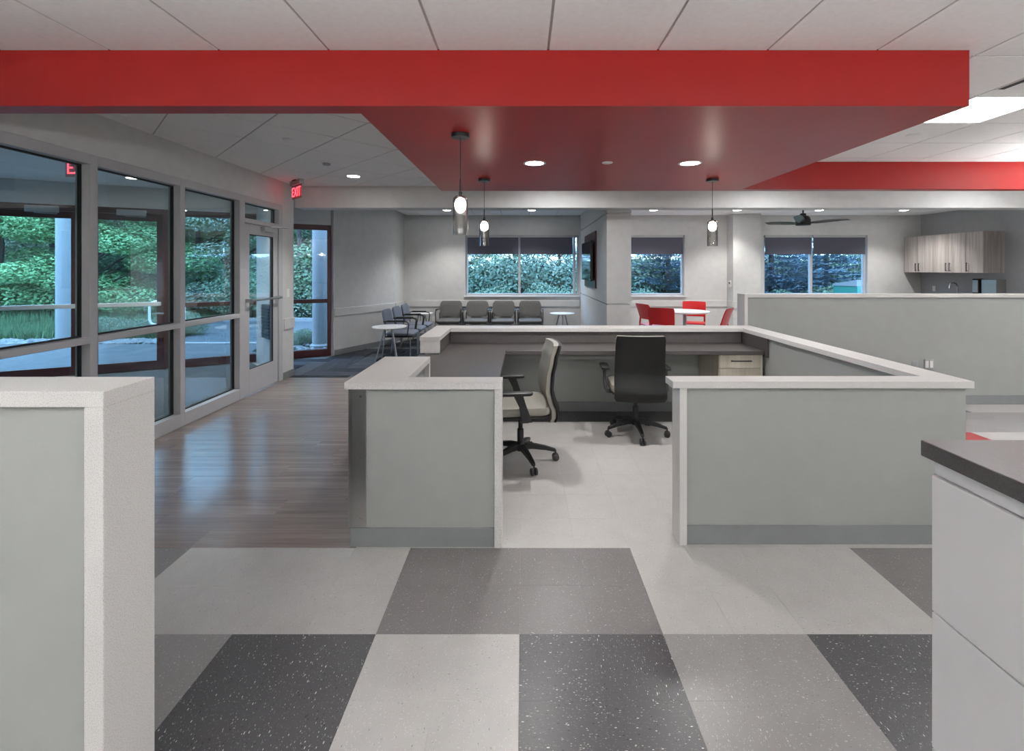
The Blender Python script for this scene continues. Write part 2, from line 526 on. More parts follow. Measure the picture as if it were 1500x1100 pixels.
# ================================================================== CEILING
cb = MB()
cb.prism([(XL-.15,YN-.15),(XR+.15,YN-.15),(XR+.15,YB+.25),(-2.85,YB+.25),(-2.85,9.74),(-3.5,8.29),OL(-.02,.15),OL(-6.2,.15),(-9.1,5.2),(-9.1,1.4),(XL-.15,1.4)], CEIL+.03, CEIL+.3)
ceiling = cb.build('ceiling', M['ceil'], kind='structure')
troff_cells = []
def ceiling_zone(x0, x1, y0, y1, rot=0, stuff=False, org=(GX0,GY0), skip=()):
    ca, sa = math.cos(rot), math.sin(rot)
    half = G/2 - .007
    bars = MB(); st = MB()
    # the tee bars sit just above the tile faces, one plate per gap line
    full = None
    ext = int(12/G)
    for i in range(-ext-14, ext+16):
        for j in range(-ext-14, ext+16):
            cx, cy = (i+.5)*G, (j+.5)*G
            wx, wy = org[0]+ca*cx-sa*cy, org[1]+sa*cx+ca*cy
            if wx < x0-.5 or wx > x1+.5 or wy < y0-.5 or wy > y1+.5: continue
            if (i,j) in skip: continue
            sq = [(wx+ca*a*half-sa*b*half, wy+sa*a*half+ca*b*half) for a,b in ((-1,-1),(1,-1),(1,1),(-1,1))]
            p = cliprect(sq, x0, x1, y0, y1)
            if len(p) < 3 or area(p) < .003: continue
            if stuff:
                st.prism(p, CEIL, CEIL+.018); continue
            isfull = abs(area(p)-(2*half)**2) < 1e-5
            if isfull and rot == 0:
                if full is None: full = MB().prism([(-half,-half),(half,-half),(half,half),(-half,half)], 0, .018).mesh('ceiling_tile', M['ceil'])
                o = bpy.data.objects.new('ceiling_tile', full); COL.objects.link(o)
                o.parent = ceiling; o.location = (wx,wy,CEIL)
            else:
                mx_, my_ = sum(a[0] for a in p)/len(p), sum(a[1] for a in p)/len(p)
                o = MB().prism([(a[0]-mx_,a[1]-my_) for a in p], 0, .018).build('ceiling_tile', M['ceil'], ceiling)
                o.location = (mx_,my_,CEIL)
    bars.box(x0,x1,y0,y1,CEIL+.005,CEIL+.022)
    bars.build('tee_grid', M['tbar'], ceiling)
    if stuff and st.v:
        o = st.build('ceiling_tile_field', M['ceil'], ceiling); o['kind'] = 'stuff'
def cell(wx, wy): return (math.floor((wx-GX0)/G), math.floor((wy-GY0)/G))
TR = [(3.5,3.57),(6.55,3.57),(.45,6.0),(3.5,6.0),(6.55,6.0)]  # first troffer is in view, the rest are added as fill light
tr_cells = [cell(x,y) for x,y in TR]
ceiling_zone(XL, XR, -2.99, .8, stuff=True, skip=tr_cells)
ceiling_zone(XL, XR, .8, 2.58, skip=tr_cells)
ceiling_zone(2.49, XR, 2.58, 5.265, skip=tr_cells)
ceiling_zone(XL, -.97, 2.715, 6.80, rot=R(45), org=(0,.852+.8627*1))
ceiling_zone(-2.62, XR, 7.12, YB, stuff=False)
ceiling_zone(-.93, XR, 5.40, 6.80, stuff=True, skip=tr_cells)

# ================================================================== WALLS
def wall(name, boxes, m=None, parent=None):
    mb = MB()
    for b in boxes: mb.box(*b)
    return mb.build(name, m or M['wall'], parent, kind='structure')
WT = CEIL+.03
# left wall: solid part near, header over the storefront, end pier
wall('wall_left', [(XL-.15,XL,YN,1.66,-.006,WT),(XL-.15,XL,1.66,6.47,2.44,WT),(XL-.15,XL,6.47,6.78,-.006,WT)])
wall('wall_right', [(XR,XR+.15,YN,YB,-.006,WT)], M['wall_accent'])
wall('wall_near', [(XL-.15,XR+.15,YN-.15,YN,-.006,WT)])
# back wall with three windows
W1 = (-1.30,1.28); W2 = (1.95,3.66); W3 = (5.45,7.80); WZ0, WZ1 = .945, 2.315
bb = []
xs = [-2.689, W1[0], W1[1], W2[0], W2[1], W3[0], W3[1], XR+.15]
for a,b in ((xs[0],xs[1]),(xs[2],xs[3]),(xs[4],xs[5]),(xs[6],xs[7])): bb.append((a,b,YB,YB+.2,-.006,WT))
for a,b in (W1,W2,W3):
    bb.append((a,b,YB,YB+.2,-.006,WZ0)); bb.append((a,b,YB,YB+.2,WZ1,WT))
wall('wall_back', bb)
# angled waiting-room wall and the short return to the back wall
aw = MB()
nx, ny = -WLn.y, WLn.x
aw.prism([(-3.38,8.30),(-2.69,9.74),(-2.69+nx*.14,9.74+ny*.14),(-3.38+nx*.14,8.30+ny*.14)], -.006, WT)
aw.build('wall_angled', M['wall'], kind='structure')
wall('wall_return', [(-2.83,-2.69,9.741,YB+.2,-.006,WT)])
# pilaster between the cafe windows
wall('wall_pilaster', [(4.615,5.22,10.19,YB,-.006,WT)])
# wing wall that carries the screen, with reveal grooves
ww = MB()
for z0,z1 in ((0,.995),(1.012,2.405),(2.422,WT)):
    ww.box(1.30,1.68,7.2,YB,z0,z1)
for z0,z1 in ((.995,1.012),(2.405,2.422)):
    ww.box(1.325,1.655,7.225,YB,z0,z1)
ww.build('wall_wing', M['wall'], kind='structure')
# partition between vestibule and waiting room
pa, pb_ = Vector((-4.42,7.70)), Vector((-3.50,6.78))
dv = (pb_-pa).normalized(); nv = Vector((-dv.y,dv.x))
MB().prism([tuple(pa),tuple(pb_),tuple(pb_+nv*.10),tuple(pa+nv*.10)], -.006, WT).build('wall_vestibule', M['wall'], kind='structure')
MB().prism([(XL-.15,1.55),(-8.75,5.35),(-8.85,5.25),(XL-.15,1.42)], -.006, WT).build('wall_entry', M['wall'], kind='structure')

# soffits
MB().prism([(XL,2.584),(2.485,2.584),(2.485,5.27),(XR,5.27),(XR,5.395),(-.945,5.395),(-.945,2.71),(XL,2.71)], SOF, WT).build('trim_1', M['red'], kind='structure')
bpy.data.objects['trim_1']['label'] = 'red painted drop soffit over the reception desk'
MB().box(XL,XR,6.83,7.10,2.450,WT).build('trim_2', M['wall'], kind='structure')

# chair rails and baseboards
def rail_poly(name, pts, z0, z1, th, m, bevel=.004):
    """strip of thickness th along a polyline, on its right-hand side"""
    mb = MB()
    for p,q in zip(pts[:-1], pts[1:]):
        p, q = Vector(p), Vector(q); d = (q-p).normalized(); n = Vector((d.y,-d.x))
        mb.prism([tuple(p),tuple(q),tuple(q+n*th),tuple(p+n*th)], z0, z1)
    return mb.build(name, m, kind='structure', bevel=bevel)
rail_poly('trim_3', [(-3.38,8.31),(-2.69,9.74)], .70,.84,.02, M['wall'])
rail_poly('trim_4', [(-2.69,9.76),(-2.69,YB)], .70,.84,.02, M['wall'])
rail_poly('trim_5', [(-2.665,YB),(1.28,YB)], .70,.84,.02, M['wall'])
rail_poly('trim_6', [(1.70,YB),(4.60,YB)], .70,.84,.02, M['wall'])
rail_poly('trim_7', [(4.615,YB-.03),(4.615,10.19),(5.22,10.19),(5.22,YB)], .70,.84,.02, M['wall'])
rail_poly('trim_8', [(5.25,YB),(8.95,YB)], .70,.84,.02, M['wall'])
rail_poly('trim_9', [(XL,6.50),(XL,6.78)], .70,.85,.02, M['wall'])
rail_poly('trim_10', [(XL,6.78),(XL-.15,6.78)], .70,.85,.02, M['wall'])
for n_b, pts, th in (('angled',[(-3.38,8.31),(-2.69,9.74)],.012),('return',[(-2.69,9.76),(-2.69,YB)],.012),('back',[(-2.665,YB),(1.28,YB)],.012),
                   ('left',[(XL,6.48),(XL,6.78)],.012),('near',[(XL,YN),(XL,1.6)],.012),('cafe',[(1.70,YB),(4.60,YB)],.012)):
    rail_poly('baseboard_'+n_b, pts, .0025,.10,th, M['base'], .002)
rail_poly('baseboard_end', [(XL,6.78),(XL-.15,6.78)], .0025,.10,.012, M['base'], .002)

# ================================================================== INNER STOREFRONT
GX = XL-.075
FX0, FX1 = XL-.115, XL+.004
ys = [1.70, 2.64, 3.59, 4.535, 5.49, 5.60]      # mullion near edges
def storefront_bay(n, y0, y1):
    wz = struct('window_%d' % n)
    MB().box(FX0,FX1,y0,y1,.0025,.13).build('sill_rail', M['alum'], wz, bevel=.003)
    MB().box(FX0,FX1,y0,y1,.972,1.022).build('mid_rail', M['alum'], wz, bevel=.003)
    MB().box(FX0,FX1,y0,y1,2.36,2.439).build('head_rail', M['alum'], wz, bevel=.003)
    for z0,z1 in ((.13,.972),(1.022,2.36)):
        g = MB()
        for b in ((y0,y0+.012,z0,z1),(y1-.012,y1,z0,z1),(y0+.012,y1-.012,z0,z0+.012),(y0+.012,y1-.012,z1-.012,z1)):
            g.box(GX-.012,GX+.012,*b)
        g.build('gasket', M['gasket'], wz)
        MB().box(GX-.003,GX+.003,y0+.012,y1-.012,z0+.012,z1-.012).build('pane', M['glass'], wz)
    return wz
MW = .065
for n,(a,b) in enumerate(((1.70+MW,2.64),(2.64+MW,3.59),(3.59+MW,4.535),(4.535+MW,5.49)), 1):
    wz = storefront_bay(n, a, b)
    MB().box(FX0,FX1,a-MW,a,.0025,2.439).build('mullion', M['alum'], wz, bevel=.003)
    if n == 4: MB().box(FX0,FX1,b,b+.10,.0025,2.439).build('mullion', M['alum'], wz, bevel=.003)
    if n == 1: MB().box(FX0,FX1,1.662,1.70,.0025,2.439).build('mullion', M['alum'], wz, bevel=.003)
# door with transom
D0, D1 = 5.592, 6.37
dr = struct('door_1')
fr = MB()
fr.box(FX0,FX1,D1,6.468,.0025,2.439); fr.box(FX0,FX1,D0,D1,2.11,2.165); fr.box(FX0,FX1,D0,D1,2.36,2.439)
fr.build('frame', M['alum'], dr, bevel=.003)
MB().box(GX-.003,GX+.003,D0,D1,2.165,2.36).build('transom_pane', M['glass'], dr)
g = MB()
for b in ((D0,D0+.01,2.165,2.36),(D1-.01,D1,2.165,2.36),(D0+.01,D1-.01,2.35,2.36),(D0+.01,D1-.01,2.165,2.175)): g.box(GX+.004,GX+.014,*b)
g.build('gasket', M['gasket'], dr)
lf = MB(); dx0, dx1 = XL-.06, XL-.012
for b in ((D0+.006,D0+.115,.012,2.104),(D1-.115,D1-.006,.012,2.104),(D0+.115,D1-.115,.012,.31),(D0+.115,D1-.115,1.98,2.104)): lf.box(dx0,dx1,*b)
leafo = lf.build('leaf', M['alum'], dr, bevel=.002)
MB().box(XL-.04,XL-.034,D0+.118,D1-.118,.313,1.977).build('pane', M['glass'], dr)
g = MB()
for b in ((D0+.115,D0+.123,.31,1.98),(D1-.123,D1-.115,.31,1.98),(D0+.123,D1-.123,1.97,1.98),(D0+.123,D1-.123,.31,.32)): g.box(XL-.032,XL-.018,*b)
g.build('gasket', M['gasket'], dr)
pbm = MB(); pbm.tube([(XL+.06,D0+.03,1.165),(XL+.06,D1-.03,1.165)], .014, 10)
for yy in (D0+.05,D1-.05): pbm.box(XL-.012,XL+.06,yy-.02,yy+.02,1.145,1.185)
pbm.build('push_bar', M['steel'], dr, smooth=True)
cl = MB().box(XL-.012,XL+.045,D0+.36,D0+.62,2.035,2.095)
co = cl.build('closer', M['alum'], dr, bevel=.006)
MB().tube([(XL+.03,D0+.52,2.10),(XL+.16,D0+.72,2.105),(XL+.02,D1+.06,2.13)], .009, 8).build('closer_arm', M['greymetal'], co)

# ================================================================== OUTER STOREFRONT (angled line, dark red)
def outer(n, kind, s0, s1, head, bar=True):
    o = struct(('door_%d' if kind == 'door' else 'window_%d') % n, (PR.x,PR.y,0), ANG)
    j = .06
    f = MB()
    f.box(s0,s0+j,0,.10,.0065,head); f.box(s1-j,s1,0,.10,.0065,head); f.box(s0+j,s1-j,0,.10,head-.09,head)
    f.build('frame', M['redframe'], o, bevel=.003)
    a, b = s0+j, s1-j
    if kind == 'door':
        l = MB(); z1 = head-.09
        l.box(a+.004,a+.085,.025,.075,.015,z1-.004); l.box(b-.085,b-.004,.025,.075,.015,z1-.004)
        l.box(a+.085,b-.085,.025,.075,.015,.14); l.box(a+.085,b-.085,.025,.075,z1-.10,z1-.004)
        l.build('leaf', M['redframe'], o, bevel=.002)
        MB().box(a+.085,b-.085,.047,.053,.14,z1-.10).build('pane', M['glass'], o)
        pb = MB(); pb.box(a+.06,b-.02,-.06,-.02,.985,1.045)
        for ss in (a+.08,b-.06): pb.box(ss-.02,ss+.02,-.02,.025,.99,1.04)
        pb.build('push_bar', M['white'], o, bevel=.006)
        c = MB(); c.box(b-.55,b-.20,-.05,.0,z1-.03,z1+.06)
        co = c.build('closer', M['alum'], o, bevel=.006)
        MB().beam((b-.45,-.03,z1-.04),(b-.2,-.09,z1-.05),.012,.006).build('closer_arm', M['greymetal'], co)
    else:
        MB().box(a,b,0,.10,.0065,.13).build('sill_rail', M['redframe'], o, bevel=.003)
        MB().box(a,b,0,.10,.95,1.02).build('mid_rail', M['redframe'], o, bevel=.003)
        for z0,z1 in ((.13,.95),(1.02,head-.09)):
            MB().box(a,b,.047,.053,z0,z1).build('pane', M['glass'], o)
    return o
outer(5, 'window', -6.05, -4.46, 2.47)
outer(2, 'door', -4.46, -3.365, 2.47)
outer(3, 'door', -3.365, -2.375, 2.47)
outer(6, 'window', -2.375, -1.02, 2.47)
wo = outer(7, 'window', -1.02, -.03, 2.33)
hd = MB(); hd.box(-6.05,-1.02,-.0,.10,2.47,WT); hd.box(-1.02,-.03,0,.10,2.33,WT)
o = hd.build('wall_storefront_header', M['wall'], kind='structure'); o.location = (PR.x,PR.y,0); o.rotation_euler.z = ANG
o = MB().box(-1.02,-.03,-.02,0,2.33,2.39).build('trim_11', M['wall'], kind='structure', bevel=.003); o.location=(PR.x,PR.y,0); o.rotation_euler.z=ANG

# cabinet heater on the vestibule wall, and the exit sign hanging there
mid = pa.lerp(pb_, .55); rzv = math.atan2(dv.y,dv.x)
h = thing('wall_heater', 'black louvered wall heater on the vestibule wall behind the glass door', 'heater', (mid.x-nv.x*0.0, mid.y-nv.y*0.0, .48), rzv)
MB().box(-.20,.20,-.07,-.001,0,.52).build('casing', M['blackmetal'], h, bevel=.006)
for k in range(9): MB().box(-.17,.17,-.082,-.071,.06+k*.048,.085+k*.048).build('louver', M['black'], h)

def exit_sign(name, label, loc, rz, hang):
    """edge-lit sign: origin under the ceiling, local +x along the pane, face towards local -y"""
    t = thing(name, label, 'sign', loc, rz)
    MB().box(-.175,.175,-.03,.03,-.066,-.001).build('housing', M['greymetal'] if hang else M['white'], t, bevel=.004)
    MB().box(-.055,.055,-.045,.045,-.012,0).build('ceiling_plate', M['black'], t)
    MB().box(-.165,.165,-.004,.004,-.252,-.067).build('pane', M['exitpane'] if not hang else M['exitpane'], t)
    cu = bpy.data.curves.new('exit_text','FONT'); cu.body = 'EXIT'; cu.size = .185; cu.extrude = .002
    cu.align_x = 'CENTER'; cu.align_y = 'CENTER'; cu.space_character = 1.02
    to = bpy.data.objects.new('tmp', cu); COL.objects.link(to)
    dg = bpy.context.evaluated_depsgraph_get()
    me = bpy.data.meshes.new_from_object(to.evaluated_get(dg)); bpy.data.objects.remove(to)
    me.materials.clear(); me.materials.append(M['exitred'])
    me.transform(Matrix.Rotation(R(90),4,'X'))
    me.transform(Matrix.Scale(.80,4,(1,0,0)))
    me.transform(Matrix.Translation((0,-.0065,-.165)))
    o = bpy.data.objects.new('lettering', me); COL.objects.link(o); o.parent = t
    return t
es = exit_sign('exit_sign', 'red EXIT sign hung from the ceiling by the glass door', (-3.10,6.36,CEIL), math.atan2(-.69,.72), True)
ves = exit_sign('exit_sign', 'red EXIT sign in the vestibule above the dark red doors', (-4.62,4.86,CEIL), 0, False)
vc = OL(-3.0,-.8)

# ================================================================== BACK WINDOWS AND SHADES
def back_window(n, x0, x1, mull):
    o = struct('window_%d' % n)
    f = MB(); y0, y1 = YB+.06, YB+.14
    f.box(x0,x1,y0,y1,WZ0,WZ0+.05); f.box(x0,x1,y0,y1,WZ1-.05,WZ1)
    f.box(x0,x0+.05,y0,y1,WZ0+.05,WZ1-.05); f.box(x1-.05,x1,y0,y1,WZ0+.05,WZ1-.05)
    f.build('frame', M['alum'], o, bevel=.003)
    edges = [x0+.05] + [m for m in mull] + [x1-.05]
    for m in mull: MB().box(m-.025,m+.025,y0,y1,WZ0+.05,WZ1-.05).build('mullion', M['alum'], o, bevel=.003)
    for k in range(len(edges)-1):
        a = edges[k] + (.025 if k else 0); b = edges[k+1] - (.025 if k < len(edges)-2 else 0)
        MB().box(a,b,YB+.095,YB+.101,WZ0+.05,WZ1-.05).build('pane', M['glass'], o)
    MB().box(x0-.03,x1+.03 if n != 8 else x1,YB-.035,YB+.06,WZ0-.03,WZ0-.0005).build('window_sill', M['wall'], o, bevel=.004)
    return edges
def shade(x0, x1, label):
    t = thing('roller_shade', label, 'window shade', ((x0+x1)/2, YB+.03, WZ1), 0, 'roller shades on the back windows')
    hw_ = (x1-x0)/2
    MB().box(-hw_,hw_,-.022,.022,-.05,-.002).build('headbox', M['alum'], t, bevel=.003)
    MB().box(-hw_+.008,hw_-.008,-.002,.001,-.405,-.05).build('fabric', M['shade'], t)
    MB().box(-hw_+.008,hw_-.008,-.008,.007,-.43,-.405).build('hem_bar', M['shade'], t, bevel=.003)
back_window(8, *W1, [-.08, 1.17])
back_window(9, *W2, [])
back_window(10, *W3, [6.56])
shade(W1[0]+.03, -.095, 'charcoal roller shade above the row of gray waiting chairs, half nearer the blank wall')
shade(-.065, 1.14, 'charcoal roller shade above the waiting chairs, half nearer the wall with the screen')
shade(W2[0]+.03, W2[1]-.03, 'charcoal roller shade over the single window behind the red chairs')
shade(W3[0]+.03, 6.545, 'charcoal roller shade of the paired cafe window, half nearer the pilaster')
shade(6.575, W3[1]-.03, 'charcoal roller shade of the paired cafe window, half nearer the wood cabinets')

# ================================================================== RECEPTION DESK
CT = .921; CB_ = .882         # cap top and underside
desk = thing('reception_desk', 'U-shaped reception desk with gray panels and white solid-surface caps under red soffit', 'desk', (0,0,0))
P = lambda n, m, *bs, bv=.0: [None for _ in [0] if False] or pp(n, m, bs, bv)
def pp(n, m, bs, bv):
    mb = MB()
    for b in bs: mb.box(*b)
    return mb.build(n, m, desk, bevel=bv)
# front left wing
pp('front_panel', M['panel'], [(-.955,-.160,2.60,2.685,.0025,CB_)], .002)
pp('return_panel', M['panel'], [(-.955,-.70,2.685,3.30,.0025,CB_)], .002)
pp('end_panel', M['corian'], [(-.158,-.117,2.575,2.705,.001,CB_)], .001)
pp('return_end_panel', M['corian'], [(-.955,-.665,3.30,3.334,.765,CB_)], .003)
MB().prism([(-.99,2.57),(-.117,2.57),(-.117,2.705),(-.665,2.705),(-.665,3.334),(-.99,3.334)], CB_+.0002, CT).build('cap', M['corian'], desk, bevel=.0015)
g_ = MB(); g_.box(-.962,-.875,2.588,2.5995,.11,CB_-.001); g_.box(-.9745,-.9555,2.588,2.70,.11,CB_-.001)
cg = g_.build('corner_guard', M['steel'], desk, bevel=.001)
for z in (.84,.50,.16):
    MB().lathe([(.006,0),(.004,.003)], (0,0,0), 10).build('screw', M['chrome'], cg)
    so = [c for c in cg.children][-1]; so.location = (-.905,2.588,z); so.rotation_euler = (R(90),0,0)
pp('toe_base', M['base'], [(-.962,-.160,2.586,2.5995,.001,.105)], .002)
pp('toe_base', M['base'], [(-.969,-.9555,2.70,3.334,.001,.105)], .002)
# low side wall beside the desk arm, the raised ledge and the back wall of the desk
pp('side_panel', M['panel'], [(-.955,-.84,3.3345,5.17,.0025,.72)], .002)
pp('back_panel', M['panel'], [(-.839,2.34,5.06,5.16,.0025,CB_)], .002)
pp('toe_base', M['base'], [(-.16,1.90,5.046,5.0595,.001,.105)], .002)
pp('side_panel', M['panel'], [(2.36,2.505,2.735,5.16,.0025,CB_)], .002)
pp('ledge_riser', M['corian'], [(-.957,-.775,4.32,4.345,.765,CB_)], .003)
pp('ledge_body', M['panel'], [(-.957,-.80,4.346,5.17,.765,CB_)], .002)
MB().prism([(-.96,4.315),(-.772,4.315),(-.772,4.93),(2.335,4.93),(2.335,2.73),(.838,2.73),(.838,2.595),(2.525,2.595),(2.525,5.175),(-.96,5.175)], CB_+.0002, CT).build('cap', M['corian'], desk, bevel=.0015)
pp('backsplash', M['desktop'], [(-.775,2.33,4.955,4.972,.7605,CB_)], .002)
pp('backsplash', M['desktop'], [(-.799,-.782,4.346,4.954,.7605,CB_)], .002)
pp('backsplash', M['desktop'], [(2.335,2.352,4.44,4.954,.70,CB_)], .002)
pp('ledge_support', M['panel'], [(-.775,2.33,4.973,5.059,.7605,CB_)], 0)
# front right wing
pp('front_panel', M['panel'], [(.921,2.505,2.625,2.72,.0025,CB_)], .002)
pp('end_panel', M['corian'], [(.878,.919,2.60,2.73,.001,CB_)], .001)
pp('toe_base', M['base'], [(.921,2.512,2.611,2.6245,.001,.105)], .002)
pp('toe_base', M['base'], [(2.5055,2.519,2.6245,5.16,.001,.105)], .002)
# worktop
wt = MB().prism([(-.838,2.69),(-.17,2.69),(-.17,4.477),(2.33,4.477),(2.33,4.954),(-.78,4.954),(-.78,4.30),(-.96,4.30),(-.96,3.34),(-.838,3.34)], .7205, .760).build('worktop', M['desktop'], bevel=.003)
tag(wt, 'dark gray laminate worktop running around the inside of the reception desk', 'worktop')
# drawer pedestal
pd = thing('drawer_pedestal', 'light wood-grain drawer pedestal under the reception worktop', 'drawers', (1.905,4.50,0))
MB().box(0,.40,.02,.53,.0015,.718).build('body', M['pedwood'], pd, bevel=.002)
MB().box(.40,.42,.005,.02,.0015,.718).build('filler', M['pedwood'], pd)
for z0,z1 in ((.588,.716),(.30,.584),(.05,.296)):
    d = MB().box(.003,.397,0,.018,z0,z1).build('drawer', M['pedwood'], pd, bevel=.002)
    hz = (z0+z1)/2 + .01
    hb = MB(); hb.tube([(.10,-.03,hz),(.30,-.03,hz)], .006, 8)
    for xx in (.12,.28): hb.tube([(xx,-.03,hz),(xx,0,hz)], .005, 8)
    hb.build('handle', M['blackmetal'], d, smooth=True)

# ================================================================== PARTITIONS
# tall low wall behind the desk
pt = thing('partition_wall', 'long gray half wall with white cap behind the reception desk', 'partition', (2.53,5.30,0))
MB().box(.04,6.46,.02,.16,.0025,1.225).build('panel', M['panel'], pt, bevel=.002)
MB().box(0,.039,.0,.18,.001,1.2249).build('end_panel', M['corian'], pt, bevel=.0015)
MB().box(0,6.46,.0,.18,1.225,1.262).build('cap', M['corian'], pt, bevel=.0015)
MB().box(.04,6.46,.007,.0195,.001,.105).build('baseboard', M['base'], pt, bevel=.002)
op = tag(MB().box(4.455,4.525,5.312,5.3195,.415,.495).build('blank_plate', M['greymetal'], bevel=.002), 'blank brushed metal wall plate on the long half wall', 'wall plate')
ou = thing('outlet_plate', 'double outlet with metal plate on the long half wall', 'outlet', (4.65,5.3195,.46))
MB().box(-.055,.055,-.006,-.0005,-.06,.06).build('plate', M['greymetal'], ou, bevel=.002)
for x in (-.025,.025): MB().box(x-.018,x+.018,-.009,-.0065,-.04,.04).build('socket', M['white'], ou, bevel=.002)
# near left
pn = thing('partition_wall', 'tall half wall with thick speckled white cap and end, beside vinyl floor squares', 'partition', (-.985,1.09,0))
MB().box(-2.36,-.0465,.012,.14,.0025,1.224).build('panel', M['panel'], pn, bevel=.002)
MB().box(-.046,0,.0,.152,.001,1.2249).build('end_panel', M['corian'], pn, bevel=.0015)
MB().box(-2.36,0,.0,.152,1.225,1.262).build('cap', M['corian'], pn, bevel=.0015)
MB().box(-2.36,-.047,.002,.0115,.001,.105).build('baseboard', M['base'], pn)

# ================================================================== NEAR RIGHT FILE CABINET + COUNTER
fc = thing('file_cabinet', 'white lateral file cabinet under the dark speckled counter', 'cabinet', (1.142,1.29,0))
MB().box(.012,.60,-1.2,0,.0015,1.022).build('body', M['whitelam'], fc, bevel=.002)
MB().box(0,.0115,-1.2,0,.982,1.022).build('top_rail', M['whitelam'], fc, bevel=.002)
for z0,z1 in ((.603,.978),(.224,.599),(.03,.22)):
    d = MB().box(-.006,.0115,-1.2,0,z0,z1).build('drawer', M['whitelam'], fc, bevel=.002)
ct = MB().box(1.118,1.95,.05,1.306,1.0255,1.070).build('countertop', M['darkcounter'], bevel=.003)
tag(ct, 'dark speckled stone-look countertop on the white file cabinet', 'countertop')

# ================================================================== OFFICE CHAIRS
def office_chair(label, loc, rz, base_rz):
    t = thing('office_chair', label, 'chair', loc, rz, 'office chairs inside the reception desk')
    # base: five legs with casters
    for k in range(5):
        a = base_rz - rz + k*2*math.pi/5
        c, s = math.cos(a), math.sin(a)
        L = MB()
        rings = []
        for r_,z_,w_,h_ in ((.02,.125,.026,.022),(.10,.122,.024,.02),(.20,.105,.019,.016),(.285,.082,.015,.012)):
            px, py = c*r_, s*r_
            rings.append([(px-s*w_*q, py+c*w_*q, z_+h_*v) for q,v in ((-1,-1),(1,-1),(.8,1),(-.8,1))])
        L.loft(rings)
        leg = L.build('leg', M['black'], t, bevel=.004, smooth=True)
        cs = MB()
        for off in (-.016,.016):
            ring0 = []
            for e,rr in ((-.010,.022),(-.006,.028),(.006,.028),(.010,.022)):
                q = off+e
                ring0.append([(c*.285 - s*q + c*rr*math.cos(u), s*.285 + c*q + s*rr*math.cos(u), .0285+rr*math.sin(u)) for u in [2*math.pi*i/14 for i in range(14)]])
            cs.loft(ring0)
        cs.tube([(c*.285,s*.285,.03),(c*.285,s*.285,.085)], .007, 8)
        cs.build('caster', M['rubber'], leg, smooth=True)
    MB().lathe([(.036,.09),(.04,.10),(.04,.145),(.030,.155),(.026,.16),(.026,.26),(.018,.265),(.018,.385)], (0,0,0), 18).build('gas_column', M['black'], t, smooth=True)
    mch = MB().box(-.10,.10,-.16,.14,.375,.405); mch.box(-.03,.03,-.25,-.16,.378,.402)
    mch.build('tilt_mechanism', M['black'], t, bevel=.008)
    sp = MB(); cushion(sp, .47,.46,.02,.07,.01,.405,(0,.02)); sp.build('seat_pan', M['black'], t, smooth=True)
    sm = MB()
    rings = []
    for e,z in ((.02,0),(.004,.012),(0,.03),(0,.05),(.006,.066),(.03,.076)):
        rings.append([(x,y+.02,.4255+z - (max(0,y-.12)**2)*.6) for x,y in rrect(.49-2*e,.48-2*e,.075)])
    sm.loft(rings); sm.build('seat', M['cushion'], t, smooth=True)
    # backrest: swept profile, front pad and rear shell
    prof = []     # (z, y centre, half width)
    key = [(0,.030),(.06,.045),(.14,.046),(.28,.016),(.40,0),(.58,.008),(.8,.032),(1,.066)]
    def fcurve(u):
        for (a,fa_),(b,fb_) in zip(key[:-1],key[1:]):
            if u <= b:
                q = (u-a)/(b-a); q = q*q*(3-2*q); return fa_+(fb_-fa_)*q
        return key[-1][1]
    for k in range(19):
        u = k/18; z = .372 + u*.585
        prof.append((z, -.235-fcurve(u), .232-.016*u - (.010*(1-u/.06) if u < .06 else 0)))
    def slab(d0, d1, inset, wrap):
        rings = []
        for i,(z,y_,hw_) in enumerate(prof):
            e = inset + (.008 if i in (0,len(prof)-1) else 0)
            h_ = hw_-e; row = []
            xs_ = [-1,-.92,-.6,-.2,.2,.6,.92,1]
            fr_ = [(x*h_, y_ + d1 + wrap*(x*x)*.03 - (.008 if abs(x)==1 else 0), z) for x in xs_]
            bk_ = [(x*h_, y_ + d0 + wrap*(x*x)*.03 + (.006 if abs(x)==1 else 0), z) for x in xs_[::-1]]
            rings.append(fr_ + bk_)
        return rings
    MB().loft(slab(-.024,-.001,0,1)).build('back_shell', M['shell'], t, smooth=True)
    b_ = MB().loft(slab(0,.040,.004,1)); b_.build('backrest', M['cushion'], t, smooth=True)
    for s in (-1,1):
        a = MB()
        a.beam((s*.10,.0,.392),(s*.262,-.01,.40),.03,.012)
        pts = [(s*.262,-.02,.395),(s*.283,-.015,.43),(s*.288,.01,.52),(s*.285,.045,.605)]
        rings = []
        for (x,y_,z),w_ in zip(pts,(.042,.038,.028,.036)):
            rings.append([(x-.012,y_-w_,z),(x+.012,y_-w_,z),(x+.012,y_+w_,z),(x-.012,y_+w_,z)])
        a.loft(rings)
        ar = a.build('arm_support', M['black'], t, bevel=.004)
        pd_ = MB(); cushion(pd_, .082,.25,.026,.035,.008,.606,(s*.283,.06)); pd_.build('arm_pad', M['black'], ar, smooth=True)
    return t
office_chair('taupe office chair with its side to the opening, pulled up to the desk arm', (-.02,3.75,0), R(96), R(3))
office_chair('taupe office chair showing its black shell back, facing the back worktop', (1.06,4.37,0), R(-4), R(-91))

